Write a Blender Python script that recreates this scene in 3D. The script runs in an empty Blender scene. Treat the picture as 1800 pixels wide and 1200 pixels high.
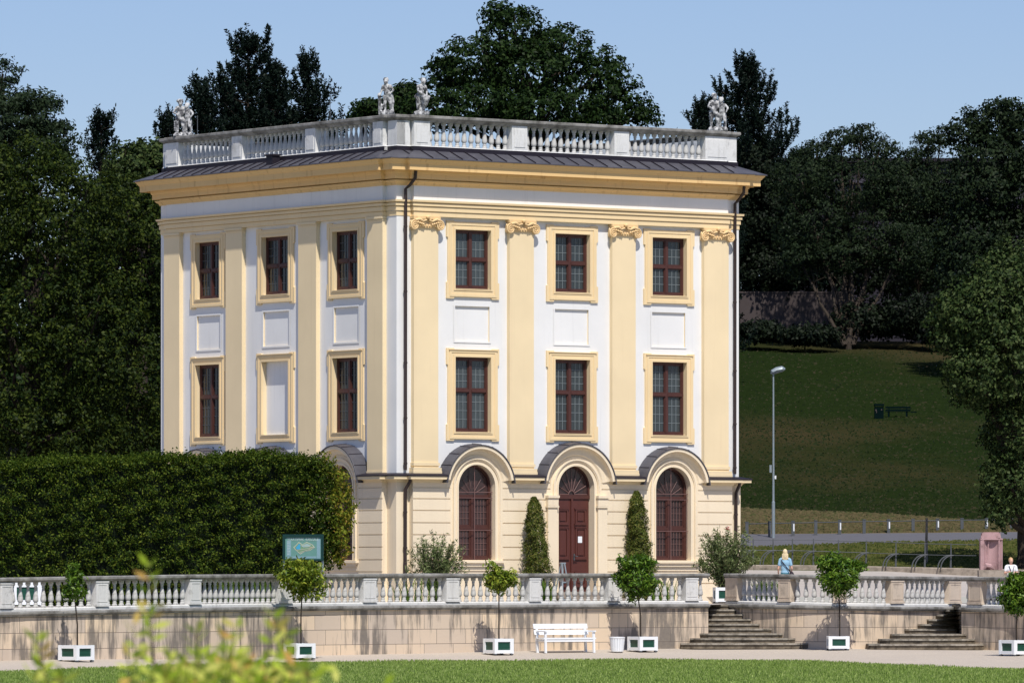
import bpy, bmesh, math, random
import numpy as np
from mathutils import Vector, Matrix
from mathutils.geometry import tessellate_polygon
S = bpy.context.scene
C = S.collection
R = math.radians

# ------------------------------------------------------------------ camera, sky, sun
EYE = 2.45           # eye height above the front lawn
F = 10900.0          # focal length in photograph pixels (1800 wide)
HZ = 1012.0          # row of the horizon
cam = bpy.data.cameras.new('camera')
camo = bpy.data.objects.new('camera', cam)
C.objects.link(camo)
camo.location = (0, 0, EYE)
camo.rotation_euler = (R(90), 0, 0)
cam.sensor_width = 36.0
cam.lens = F / 1800 * 36
cam.shift_y = (HZ - 600) / 1800
cam.clip_start = 0.5
cam.clip_end = 6000
cam.dof.use_dof = True
cam.dof.focus_distance = 192
cam.dof.aperture_fstop = 9.5
S.camera = camo

SUN_EL, SUN_AZ = 55.4, 167.3        # degrees; azimuth clockwise from +Y
w = bpy.data.worlds.new('World')
S.world = w
w.use_nodes = True
nt = w.node_tree
nt.nodes.clear()
o_ = nt.nodes.new('ShaderNodeOutputWorld')
b_ = nt.nodes.new('ShaderNodeBackground')
s_ = nt.nodes.new('ShaderNodeTexSky')
s_.sky_type = 'NISHITA'
s_.sun_disc = False
s_.sun_elevation = R(SUN_EL)
s_.sun_rotation = R(SUN_AZ)
s_.altitude = 150
s_.air_density = 1.0
s_.dust_density = 0.3
s_.ozone_density = 4.0
b_.inputs['Strength'].default_value = 0.084
mx_ = nt.nodes.new('ShaderNodeMix'); mx_.data_type = 'RGBA'; mx_.blend_type = 'MULTIPLY'; mx_.inputs[0].default_value = 1
mx_.inputs[7].default_value = (.93, .93, 1.12, 1)
nt.links.new(s_.outputs[0], mx_.inputs[6]); nt.links.new(mx_.outputs[2], b_.inputs[0])
nt.links.new(b_.outputs[0], o_.inputs[0])

sl = bpy.data.lights.new('sun', 'SUN')
sl.energy = 4.35
sl.angle = R(0.53)
sl.color = (1.0, 0.955, 0.88)
so = bpy.data.objects.new('sun', sl)
C.objects.link(so)
sd = Vector((math.cos(R(SUN_EL)) * math.sin(R(SUN_AZ)), math.cos(R(SUN_EL)) * math.cos(R(SUN_AZ)), math.sin(R(SUN_EL))))
so.rotation_euler = sd.to_track_quat('Z', 'Y').to_euler()
so.location = (30, -30, 60)
S.view_settings.view_transform = 'Standard'
S.view_settings.look = 'None'
S.view_settings.exposure = 0.13
S.view_settings.gamma = 1.0
S.cycles.max_bounces = 6
S.cycles.diffuse_bounces = 3
S.cycles.transparent_max_bounces = 6

# ------------------------------------------------------------------ survey helpers
def PX(px, D): return (px - 900.0) * D / F
def ZY(py, D): return EYE + (HZ - py) * D / F
def P(px, py, D): return Vector((PX(px, D), D, ZY(py, D)))
def interp(x, xs, ys): return float(np.interp(x, xs, ys))
TD = [0, 196, 206, 208, 219, 226, 236, 300, 380, 430, 480, 530, 900, 2500]
TZs = [1.58, 1.58, 2.60, 2.76, 3.62, 4.02, 4.77, 7.7, 12.3, 16.2, 20.7, 22.5, 24, 20]
def TZ(X, D):
    return interp(D - 0.12 * max(-20, min(40, X - 8)), TD, TZs) if D > 205 else interp(D, TD, TZs)

# ------------------------------------------------------------------ mesh helpers
class MB:
    def __init__(s): s.v = []; s.f = []; s.m = []; s.uv = {}
    def add(s, vs, fs, m=0):
        o = len(s.v)
        s.v += [tuple(v) for v in vs]
        s.f += [tuple(i + o for i in f) for f in fs]
        s.m += [m] * len(fs)
    def box(s, a, b, m=0, T=None):
        x0, y0, z0 = a; x1, y1, z1 = b
        vs = [(x0,y0,z0),(x1,y0,z0),(x1,y1,z0),(x0,y1,z0),(x0,y0,z1),(x1,y0,z1),(x1,y1,z1),(x0,y1,z1)]
        if T: vs = [T(*v) for v in vs]
        s.add(vs, [(0,3,2,1),(4,5,6,7),(0,1,5,4),(1,2,6,5),(2,3,7,6),(3,0,4,7)], m)
    def tube(s, pts, rad, n=8, m=0, cap=True):
        pts = [Vector(p) for p in pts]
        if not hasattr(rad, '__len__'): rad = [rad] * len(pts)
        o = len(s.v); up = None
        for i, p in enumerate(pts):
            t = (pts[min(i+1, len(pts)-1)] - pts[max(i-1, 0)]).normalized()
            if up is None:
                up = Vector((0,0,1)) if abs(t.z) < .9 else Vector((1,0,0))
            a = t.cross(up).normalized(); b = a.cross(t).normalized(); up = b
            for k in range(n):
                q = 2*math.pi*k/n
                s.v.append(tuple(p + (a*math.cos(q) + b*math.sin(q)) * rad[i]))
        for i in range(len(pts)-1):
            for k in range(n):
                s.f.append((o+i*n+k, o+i*n+(k+1)%n, o+(i+1)*n+(k+1)%n, o+(i+1)*n+k)); s.m.append(m)
        if cap:
            s.f.append(tuple(o+k for k in range(n))[::-1]); s.m.append(m)
            e = o+(len(pts)-1)*n
            s.f.append(tuple(e+k for k in range(n))); s.m.append(m)
    def lathe(s, prof, n=14, c=(0,0,0), m=0, sq=None):
        o = len(s.v)
        for r, z in prof:
            for k in range(n):
                q = 2*math.pi*(k+.5)/n
                s.v.append((c[0]+r*math.cos(q), c[1]+r*math.sin(q), c[2]+z))
        for i in range(len(prof)-1):
            for k in range(n):
                s.f.append((o+i*n+k, o+i*n+(k+1)%n, o+(i+1)*n+(k+1)%n, o+(i+1)*n+k)); s.m.append(m)
        s.f.append(tuple(o+k for k in range(n))[::-1]); s.m.append(m)
        e = o+(len(prof)-1)*n
        s.f.append(tuple(e+k for k in range(n))); s.m.append(m)
    def prism(s, pts, z0, z1, m=0, T=None):
        """pts: 2D polygon (x,y); extruded in z"""
        n = len(pts)
        vs = [(p[0], p[1], z0) for p in pts] + [(p[0], p[1], z1) for p in pts]
        if T: vs = [T(*v) for v in vs]
        s.add(vs, [tuple(range(n))[::-1], tuple(range(n, 2*n))] + [(i, (i+1)%n, n+(i+1)%n, n+i) for i in range(n)], m)
    def plate(s, outer, holes, d, T, depth=0.2, m=0, mh=None):
        """face plate in (s,z) at height d off the wall, with holes whose reveals go back by depth"""
        polys = [[Vector((p[0], p[1], 0)) for p in outer]] + [[Vector((p[0], p[1], 0)) for p in h] for h in holes]
        flat = [p for pl in polys for p in pl]
        tris = tessellate_polygon(polys)
        s.add([T(p.x, d, p.y) for p in flat], [tuple(t) for t in tris], m)
        for h in holes:
            n = len(h)
            s.add([T(p[0], d, p[1]) for p in h] + [T(p[0], d-depth, p[1]) for p in h],
                  [(i, (i+1)%n, n+(i+1)%n, n+i) for i in range(n)], m if mh is None else mh)
    def obj(s, name, mats, parent=None, smooth=False, norm=True, bevel=0):
        me = bpy.data.meshes.new(name)
        me.from_pydata(s.v, [], s.f)
        if not isinstance(mats, (list, tuple)): mats = [mats]
        for mt in mats: me.materials.append(mt)
        if len(mats) > 1: me.polygons.foreach_set('material_index', s.m)
        if smooth: me.polygons.foreach_set('use_smooth', [True]*len(s.f))
        if norm:
            bm = bmesh.new(); bm.from_mesh(me)
            if bevel:
                bmesh.ops.remove_doubles(bm, verts=bm.verts, dist=1e-5)
            bmesh.ops.recalc_face_normals(bm, faces=bm.faces)
            bm.to_mesh(me); bm.free()
        me.update()
        o = bpy.data.objects.new(name, me)
        C.objects.link(o)
        if parent: o.parent = parent
        if smooth:
            try: me.set_sharp_from_angle(angle=R(38))
            except Exception: pass
        return o

def thing(name, label, cat, loc=(0,0,0), rz=0, group=None):
    o = bpy.data.objects.new(name, None); C.objects.link(o)
    o.location = loc; o.rotation_euler = (0,0,rz); o.empty_display_size = .3
    tag(o, label, cat, group)
    return o
def tag(o, label=None, cat=None, group=None, kind=None):
    if label: o['label'] = label
    if cat: o['category'] = cat
    if group: o['group'] = group
    if kind: o['kind'] = kind
    return o
def kids(o, reg): return reg.get(o, [])
def copy_tree(src, children, label=None):
    c = src.copy(); C.objects.link(c)
    if label: c['label'] = label
    for ch in children:
        k = ch.copy(); C.objects.link(k); k.parent = c
    return c

# ------------------------------------------------------------------ materials
def newmat(name):
    m = bpy.data.materials.new(name); m.use_nodes = True
    nt = m.node_tree; nt.nodes.clear()
    out = nt.nodes.new('ShaderNodeOutputMaterial')
    return m, nt, out
def N(nt, t, **kw):
    n = nt.nodes.new(t)
    for k, v in kw.items():
        if k in n.inputs: n.inputs[k].default_value = v
        else: setattr(n, k, v)
    return n
def ramp(nt, fac, stops):
    r = nt.nodes.new('ShaderNodeValToRGB')
    while len(r.color_ramp.elements) < len(stops): r.color_ramp.elements.new(.5)
    for e, (p, c) in zip(r.color_ramp.elements, stops):
        e.position = p; e.color = (*c, 1) if len(c) == 3 else c
    nt.links.new(fac, r.inputs[0])
    return r
def mixc(nt, a, b, fac, mode='MIX'):
    m = nt.nodes.new('ShaderNodeMix'); m.data_type = 'RGBA'; m.blend_type = mode
    for sock, v in ((m.inputs[6], a), (m.inputs[7], b), (m.inputs[0], fac)):
        if isinstance(v, bpy.types.NodeSocket): nt.links.new(v, sock)
        elif isinstance(v, (int, float)): sock.default_value = v
        else: sock.default_value = (*v, 1)
    return m.outputs[2]
def noise(nt, scale, detail=4, vec=None, rough=.55, stretch=None, coord='Object'):
    n = N(nt, 'ShaderNodeTexNoise'); n.inputs['Scale'].default_value = scale
    n.inputs['Detail'].default_value = detail; n.inputs['Roughness'].default_value = rough
    if vec is None:
        tc = nt.nodes.new('ShaderNodeTexCoord'); vec = tc.outputs[coord]
    if stretch:
        mp = nt.nodes.new('ShaderNodeMapping'); mp.inputs['Scale'].default_value = stretch
        nt.links.new(vec, mp.inputs[0]); vec = mp.outputs[0]
    nt.links.new(vec, n.inputs['Vector'])
    return n.outputs[0]
def finish(nt, out, col, rough=.8, spec=.3, bump=None, bstr=.3, bdist=.02, metal=0):
    p = nt.nodes.new('ShaderNodeBsdfPrincipled')
    if isinstance(col, bpy.types.NodeSocket): nt.links.new(col, p.inputs['Base Color'])
    else: p.inputs['Base Color'].default_value = (*col, 1)
    p.inputs['Roughness'].default_value = rough
    p.inputs['Specular IOR Level'].default_value = spec
    p.inputs['Metallic'].default_value = metal
    if bump is not None:
        b = nt.nodes.new('ShaderNodeBump'); b.inputs['Strength'].default_value = bstr
        b.inputs['Distance'].default_value = bdist
        nt.links.new(bump, b.inputs['Height']); nt.links.new(b.outputs[0], p.inputs['Normal'])
    nt.links.new(p.outputs[0], out.inputs[0])
    return p
def simple(name, col, rough=.7, spec=.3, var=.12, scale=3, metal=0, stretch=None, bstr=.15, bdist=.01):
    m, nt, out = newmat(name)
    n = noise(nt, scale, 5, stretch=stretch)
    c = mixc(nt, tuple(x*(1-var) for x in col), tuple(min(1, x*(1+var)) for x in col), n)
    finish(nt, out, c, rough, spec, bump=n, bstr=bstr, bdist=bdist, metal=metal)
    return m
def plaster(name, col, dirt, amt=.5, streak=.6):
    """painted render: faint blotches, fine grain and thin vertical streaks of dirt"""
    m, nt, out = newmat(name)
    big = noise(nt, .55, 6); fine = noise(nt, 26, 3)
    st = noise(nt, 1.0, 5, stretch=(5.5, 5.5, .28), rough=.65)
    r1 = ramp(nt, big, [(.35, (0,0,0)), (.75, (1,1,1))])
    r2 = ramp(nt, st, [(.56, (0,0,0)), (.82, (1,1,1))])
    c = mixc(nt, col, tuple(x*.90 for x in col), r1.outputs[0])
    f = nt.nodes.new('ShaderNodeMath'); f.operation = 'MULTIPLY'; f.inputs[1].default_value = streak
    nt.links.new(r2.outputs[0], f.inputs[0])
    c = mixc(nt, c, dirt, f.outputs[0])
    finish(nt, out, c, .85, .2, bump=fine, bstr=.25, bdist=.004)
    return m
M = {}
M['white'] = plaster('white_render', (.81,.80,.785), (.56,.55,.54), streak=.4)
M['cream'] = plaster('cream_render', (.85,.685,.435), (.62,.46,.27), streak=.22)
M['base'] = plaster('pale_cream_render', (.86,.725,.53), (.60,.47,.33), streak=.4)
M['ochre'] = plaster('ochre_render', (.81,.545,.25), (.38,.20,.08), streak=.85)
M['trim'] = plaster('golden_trim_render', (.85,.655,.385), (.58,.40,.20), streak=.35)
M['capital'] = plaster('capital_render', (.80,.57,.30), (.42,.25,.12), streak=.7)
M['lead'] = simple('lead_sheet', (.075,.073,.086), .5, .4, .5, 2.5)
M['dlead'] = simple('dark_lead', (.014,.010,.018), .6, .4, .3, 4)
M['pipe'] = simple('brown_downpipe', (.040,.026,.024), .45, .4, .25, 5)
M['wood'] = simple('oxblood_paint', (.095,.030,.023), .45, .35, .22, 6, stretch=(1,1,.3))
M['wooddk'] = simple('oxblood_sash_paint', (.075,.028,.022), .45, .35, .2, 6)
M['cames'] = simple('lead_cames', (.19,.215,.225), .6, .3, .1, 5)
M['wire'] = simple('guard_wire', (.19,.105,.095), .6, .3, .1, 5)
M['iron'] = simple('grey_iron', (.085,.093,.102), .6, .3, .25, 8)
M['paintw'] = simple('white_gloss_paint', (.80,.82,.84), .4, .4, .04, 6)
M['green'] = simple('green_panel_paint', (.012,.070,.045), .4, .4, .12, 6)
M['bark'] = simple('bark', (.048,.038,.030), .95, .1, .4, 6, stretch=(3,3,.5), bstr=.6, bdist=.03)
M['asphalt'] = simple('asphalt', (.115,.112,.122), .9, .2, .12, 2.5)
M['concrete'] = simple('dark_concrete', (.07,.056,.055), .9, .2, .3, .5)
M['darkwall'] = simple('dark_cladding', (.020,.016,.024), .6, .3, .3, .3)
M['zinc'] = simple('galvanised_steel', (.33,.38,.40), .4, .5, .15, 4, metal=.4)

def mk_glass(name, col, var):
    m, nt, out = newmat(name)
    n = noise(nt, 3.2, 4, stretch=(4, 4, .6))
    oi = nt.nodes.new('ShaderNodeObjectInfo')
    c = mixc(nt, tuple(x*(1-var) for x in col), tuple(x*(1+var) for x in col), n)
    c = mixc(nt, c, tuple(x*.35 for x in col), ramp(nt, oi.outputs['Random'], [(0,(0,0,0)),(1,(.8,.8,.8))]).outputs[0])
    n2 = noise(nt, 5, 2)
    finish(nt, out, c, .12, .5, bump=n2, bstr=.12, bdist=.01)
    return m
M['glass'] = mk_glass('old_pane_with_net_curtain', (.072,.088,.095), .55)
M['glassd'] = mk_glass('dark_pane', (.022,.022,.024), .4)  # for the left face: weaker light on its windows put into the colour
M['glass2'] = mk_glass('brownish_pane', (.070,.040,.040), .4)

def marble(name, col, dark, lo=.48, hi=.68, scale=3.2):
    m, nt, out = newmat(name)
    n = noise(nt, scale, 7, rough=.65); n2 = noise(nt, 14, 5)
    st = noise(nt, 2.2, 5, stretch=(3.5,3.5,.5), rough=.65)
    a = ramp(nt, n, [(lo, (0,0,0)), (hi, (1,1,1))])
    b = ramp(nt, st, [(.52, (0,0,0)), (.72, (.8,.8,.8))])
    c = mixc(nt, col, tuple(x*.84 for x in col), n2)
    c = mixc(nt, c, dark, a.outputs[0]); c = mixc(nt, c, tuple((x+y)/2 for x, y in zip(col, dark)), b.outputs[0])
    finish(nt, out, c, .85, .2, bump=n2, bstr=.5, bdist=.01)
    return m
M['stone'] = marble('weathered_pale_stone', (.70,.69,.67), (.25,.24,.22), .57, .80)
M['roofstone'] = marble('whitewashed_stone', (.76,.755,.74), (.30,.29,.26), .54, .80, 1.6)
M['coping'] = marble('lichen_grey_coping', (.36,.35,.33), (.10,.095,.085), .38, .66, 2.2)
M['statue'] = marble('weathered_marble', (.60,.60,.60), (.065,.065,.07), .44, .58, 7)
M['balus'] = marble('pale_baluster_stone', (.58,.57,.55), (.20,.19,.17), .50, .72, 5)
M['step'] = marble('dark_worn_step_stone', (.22,.18,.13), (.06,.048,.035), .40, .66, 4)
M['nosing'] = marble('worn_step_nosing', (.40,.36,.30), (.11,.095,.075), .42, .66, 5)
M['sandst'] = marble('pink_sandstone', (.47,.30,.30), (.22,.14,.13), .48, .72, 2.5)
M['kerbst'] = marble('grey_kerb_stone', (.38,.32,.26), (.12,.10,.08), .45, .7, 3)

def ashlar(name):
    """sandstone blocks with black rain streaks; laid out in UV = metres along the wall, height"""
    m, nt, out = newmat(name)
    uv = nt.nodes.new('ShaderNodeUVMap'); uv.uv_map = 'UVMap'
    br = N(nt, 'ShaderNodeTexBrick')
    br.inputs['Scale'].default_value = 1.0
    br.inputs['Brick Width'].default_value = 1.15; br.inputs['Row Height'].default_value = .43
    br.inputs['Mortar Size'].default_value = .008; br.inputs['Mortar Smooth'].default_value = .3
    br.inputs['Bias'].default_value = 0
    br.inputs['Color1'].default_value = (.80,.62,.43,1); br.inputs['Color2'].default_value = (.56,.46,.37,1)
    br.inputs['Mortar'].default_value = (.16,.13,.11,1)
    br.offset = .43; br.squash = 1.0
    nt.links.new(uv.outputs[0], br.inputs['Vector'])
    st = noise(nt, 1.0, 6, vec=uv.outputs[0], stretch=(3.6,.38,1), rough=.66)
    bg = noise(nt, .35, 3, vec=uv.outputs[0])
    ad = nt.nodes.new('ShaderNodeMath'); ad.operation = 'ADD'; nt.links.new(st, ad.inputs[0]); nt.links.new(bg, ad.inputs[1])
    r = ramp(nt, ad.outputs[0], [(.46, (0,0,0)), (.62, (.92,.92,.92))])
    r.color_ramp.elements[0].position = .487; r.color_ramp.elements[1].position = .56
    md = nt.nodes.new('ShaderNodeMath'); md.operation = 'MULTIPLY'; md.inputs[1].default_value = .5
    nt.links.new(ad.outputs[0], md.inputs[0]); nt.links.new(md.outputs[0], r.inputs[0])
    fn = noise(nt, 9, 5, vec=uv.outputs[0])
    c = mixc(nt, br.outputs[0], (.60,.52,.43), fn)
    c = mixc(nt, c, br.outputs[0], .7)
    blk = mixc(nt, (.13,.115,.11), (.24,.21,.17), fn)
    c = mixc(nt, c, blk, r.outputs[0])
    mm = mixc(nt, c, (.14,.115,.10), br.outputs[1])
    finish(nt, out, mm, .9, .15, bump=fn, bstr=.4, bdist=.01)
    return m
M['ashlar'] = ashlar('sandstone_ashlar_with_streaks')

def leafmat(name, cols, trans=.22, rough=.55, spec=.10):
    m, nt, out = newmat(name)
    g = nt.nodes.new('ShaderNodeNewGeometry')
    k = len(cols)
    r = ramp(nt, g.outputs['Random Per Island'], [(i/(max(1, k-1)), c) for i, c in enumerate(cols)])
    p = nt.nodes.new('ShaderNodeBsdfPrincipled')
    p.inputs['Roughness'].default_value = rough; p.inputs['Specular IOR Level'].default_value = spec
    nt.links.new(r.outputs[0], p.inputs['Base Color'])
    t = nt.nodes.new('ShaderNodeBsdfTranslucent'); 
    tc = mixc(nt, r.outputs[0], (1.0,.95,.35), .0)
    nt.links.new(tc, t.inputs[0])
    mx = nt.nodes.new('ShaderNodeMixShader'); mx.inputs[0].default_value = trans
    nt.links.new(p.outputs[0], mx.inputs[1]); nt.links.new(t.outputs[0], mx.inputs[2])
    nt.links.new(mx.outputs[0], out.inputs[0])
    return m
M['lf_linden'] = leafmat('linden_leaf', [(.007,.015,.003),(.019,.035,.005),(.060,.080,.011)])
M['lf_cedar'] = leafmat('cedar_leaf', [(.013,.024,.012),(.024,.040,.016)], .1)
M['lf_pine'] = leafmat('pine_needles', [(.004,.009,.007),(.009,.018,.010)], .05)
M['lf_oak'] = leafmat('robinia_leaf', [(.006,.015,.004),(.014,.032,.007),(.026,.048,.010)], .15)
M['lf_cherry'] = leafmat('cherry_leaf', [(.006,.012,.006),(.014,.025,.010),(.024,.038,.014)], .12)
M['lf_maple'] = leafmat('maple_leaf', [(.012,.026,.007),(.032,.055,.014),(.075,.10,.032)], .15)
M['lf_hedge'] = leafmat('hornbeam_leaf', [(.006,.017,.002),(.019,.042,.004),(.060,.098,.010),(.14,.17,.020)], .25)
M['lf_hedgetop'] = leafmat('hornbeam_shoot_leaf', [(.018,.040,.004),(.050,.085,.008),(.11,.15,.016)], .3)
M['lf_hedge2'] = leafmat('hornbeam_autumn_leaf', [(.04,.075,.006),(.13,.17,.015),(.26,.28,.03),(.30,.19,.04)], .35)
M['lf_citrus'] = leafmat('glossy_bay_leaf', [(.025,.075,.006),(.085,.17,.012),(.20,.31,.035)], .3, .4, .35)
M['lf_citrus2'] = leafmat('yellow_bay_leaf', [(.07,.13,.010),(.19,.26,.022),(.38,.41,.05)], .3, .4, .35)
M['lf_yew'] = leafmat('yew_leaf', [(.035,.060,.010),(.10,.13,.022),(.21,.19,.05)], .15)
M['lf_olea'] = leafmat('oleander_leaf', [(.05,.085,.025),(.15,.20,.07),(.32,.34,.17)], .3)
M['lf_strap'] = leafmat('strap_leaf', [(.06,.13,.015),(.16,.26,.04)], .3)
M['lf_fore'] = leafmat('young_shrub_leaf', [(.25,.36,.03),(.46,.58,.05),(.66,.72,.12),(.66,.64,.16),(.64,.33,.10)], .4, .5)
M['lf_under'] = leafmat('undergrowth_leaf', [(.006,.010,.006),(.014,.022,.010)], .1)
M['pinkfl'] = leafmat('pink_flower', [(.55,.05,.10),(.70,.12,.18)], .2)
M['grassb'] = leafmat('grass_blade', [(.16,.24,.045),(.25,.36,.075),(.42,.50,.17)], .35, .6)

def grassmat(name, a, b, dry, dlo, dhi, sc=.12, fine=6, stretch=(1,1,1)):
    m, nt, out = newmat(name)
    n1 = noise(nt, sc, 6, stretch=stretch); n2 = noise(nt, fine, 5, stretch=stretch, rough=.7)
    c = mixc(nt, a, b, n2)
    r = ramp(nt, n1, [(dlo, (0,0,0)), (dhi, (1,1,1))])
    c = mixc(nt, c, dry, r.outputs[0])
    n3 = noise(nt, fine*4, 3)
    c = mixc(nt, c, tuple(x*.55 for x in a), ramp(nt, n3, [(.5,(0,0,0)),(.7,(.8,.8,.8))]).outputs[0])
    finish(nt, out, c, .95, .0, bump=n2, bstr=.8, bdist=.08)
    return m
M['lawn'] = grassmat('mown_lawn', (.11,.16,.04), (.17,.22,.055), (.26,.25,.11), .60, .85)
M['hill'] = grassmat('shade_toned_hill_grass', (.008,.015,.004), (.020,.032,.009), (.060,.044,.022), .46, .74, .05, 1.6, (1,.30,1))  # shadow over the hillside is put into the low green tones
M['dry'] = grassmat('dry_verge_grass', (.09,.075,.04), (.16,.125,.075), (.22,.17,.11), .4, .7, .5, 3)
M['lawn2'] = grassmat('lower_lawn', (.045,.060,.016), (.085,.095,.026), (.15,.12,.05), .45, .75, .3, 3, (1,.5,1))
def gravel():
    m, nt, out = newmat('pale_gravel')
    n1 = noise(nt, .5, 5, stretch=(1,.5,1)); n2 = noise(nt, 14, 5, rough=.8); n3 = noise(nt, 60, 2)
    c = mixc(nt, (.54,.47,.39), (.45,.39,.33), n1)
    c = mixc(nt, c, (.26,.22,.19), ramp(nt, n2, [(.5,(0,0,0)),(.75,(.75,.75,.75))]).outputs[0])
    c = mixc(nt, c, (.62,.56,.50), ramp(nt, n3, [(.55,(0,0,0)),(.75,(.6,.6,.6))]).outputs[0])
    finish(nt, out, c, .95, .1, bump=n2, bstr=.6, bdist=.02)
    return m
M['gravel'] = gravel()
M['paving'] = simple('terrace_gravel', (.42,.38,.35), .95, .1, .15, 3)

# ------------------------------------------------------------------ foliage
rng = np.random.default_rng(7)
def quads_obj(name, V, mat, parent=None, mats=None, midx=None):
    """V: (n,4,3) array of leaf quads"""
    n = len(V)
    me = bpy.data.meshes.new(name)
    me.vertices.add(n*4); me.vertices.foreach_set('co', V.reshape(-1).astype(np.float32))
    me.loops.add(n*4); me.loops.foreach_set('vertex_index', np.arange(n*4, dtype=np.int32))
    me.polygons.add(n); me.polygons.foreach_set('loop_start', np.arange(0, n*4, 4, dtype=np.int32))
    me.polygons.foreach_set('loop_total', np.full(n, 4, dtype=np.int32))
    for m_ in (mats or [mat]): me.materials.append(m_)
    if midx is not None: me.polygons.foreach_set('material_index', midx.astype(np.int32))
    me.update(calc_edges=True)
    o = bpy.data.objects.new(name, me); C.objects.link(o)
    if parent: o.parent = parent
    return o
def leaves(pos, L, W, up=.5, out=None, droop=0.0):
    """rhombic leaves at pos (n,3); normals biased to up"""
    n = len(pos)
    nr = rng.normal(size=(n,3)); nr[:,2] += up*2
    if out is not None: nr += out
    nr /= np.linalg.norm(nr, axis=1, keepdims=True)
    t = rng.normal(size=(n,3)); t[:,2] -= droop
    t -= nr*np.sum(t*nr, axis=1, keepdims=True); t /= np.linalg.norm(t, axis=1, keepdims=True)
    b = np.cross(nr, t)
    l = (L*rng.uniform(.65, 1.25, n))[:,None]; w_ = (W*rng.uniform(.7, 1.2, n))[:,None]
    fold = nr*w_*.35
    return np.stack([pos - t*l*.5, pos + b*w_*.5 + fold, pos + t*l*.5, pos - b*w_*.5 + fold], axis=1)
def ell_pts(n, shell=.55):
    d = rng.normal(size=(n,3)); d /= np.linalg.norm(d, axis=1, keepdims=True)
    return d * (shell + (1-shell)*rng.uniform(0, 1, n)[:,None]**.6)
def crown_pts(blobs, ncl, nl, cr, shell=.5, flat=.7):
    """blobs: (centre xyz, radii xyz). returns leaf positions and outward vectors"""
    vol = np.array([b[1][0]*b[1][2] + .3*b[1][0]*b[1][1] for b in blobs]); vol = vol/vol.sum()
    P_, O_ = [], []
    for (c, r), f in zip(blobs, vol):
        k = max(3, int(ncl*f)); q = ell_pts(k, shell)
        cc = np.array(c) + q*np.array(r)
        off = rng.normal(size=(k, nl, 3)); off /= (np.linalg.norm(off, axis=2, keepdims=True) + 1e-6)
        off *= rng.uniform(.15, 1, (k, nl, 1))**.5
        s = cr*rng.uniform(.55, 1.35, (k, 1, 1))
        off = off*s*np.array([1, 1, flat])
        P_.append((cc[:,None,:] + off).reshape(-1,3))
        O_.append((np.repeat(q[:,None,:], nl, 1) + off/s*.7).reshape(-1,3))
    return np.concatenate(P_), np.concatenate(O_)
def limb(mb, a, b, r0, r1, wob=.08, n=6):
    a, b = Vector(a), Vector(b); L = (b-a).length; pts = []; rr = []
    for i in range(n+1):
        t = i/n
        o = Vector((random.uniform(-1,1), random.uniform(-1,1), random.uniform(-.5,.5)))*wob*L*(t*(1-t)*2)
        pts.append(a.lerp(b, t) + o); rr.append(r0 + (r1-r0)*t)
    mb.tube(pts, rr, 7)
def Bl(px, py, rx, ry, D, rd=None):
    """crown lobe: pixel centre and radii at distance D"""
    k = D/F
    return (tuple(P(px, py, D)), (rx*k, (rd if rd else (rx+ry)*.5*k), ry*k))
def tree(name, label, cat, base, blobs, mat, ncl, nl, cr, L, W, up=.4, shell=.5, trunk=.35, limbs=True, group=None, flat=.7, droop=.2, th=None, fan=False):
    """base (px, D): tapered trunk with a limb to each lobe, crown of leaf clumps"""
    px, D = base; X = PX(px, D); z = TZ(X, D)
    t = thing(name, label, cat, (X, D, z), 0, group)
    tm = MB(); top = max(b[0][2] for b in blobs)
    low = min(b[0][2]-b[1][2] for b in blobs)
    fork = th if th else max(1.2, (low - z)*.8 + 1.0)
    if fan: tm.tube([(0,0,-.3), (0,0,.5)], [trunk*1.3, trunk], 9)
    else: tm.tube([(0,0,-.3), (.05,0,fork*.5), (0,.05,fork), (.1,.05,(top-z)*.8)], [trunk*1.25, trunk, trunk*.85, trunk*.2], 9)
    for c, r in blobs:
        e = Vector(c) - Vector((X, D, z))
        s0 = Vector((0,0,min(fork + (e.z-fork)*.25, (top-z)*.7))) if not fan else Vector((random.uniform(-.4,.4), random.uniform(-.3,.3), .3))
        limb(tm, s0, e, trunk*(.8 if fan else .45), .05, .05)
        for _ in range(3):
            q = Vector(ell_pts(1, .7)[0]); e2 = e + Vector((q.x*r[0], q.y*r[1], abs(q.z)*r[2]))*.8
            limb(tm, e.lerp(s0, .4), e2, trunk*.2, .015)
    tm.obj('trunk', M['bark'], t, smooth=True)
    p, o = crown_pts(blobs, ncl, nl, cr, shell, flat)
    p = p - np.array([X, D, z])
    quads_obj('crown', leaves(p, L, W, up, o*1.2, droop), mat, t)
    return t
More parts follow.
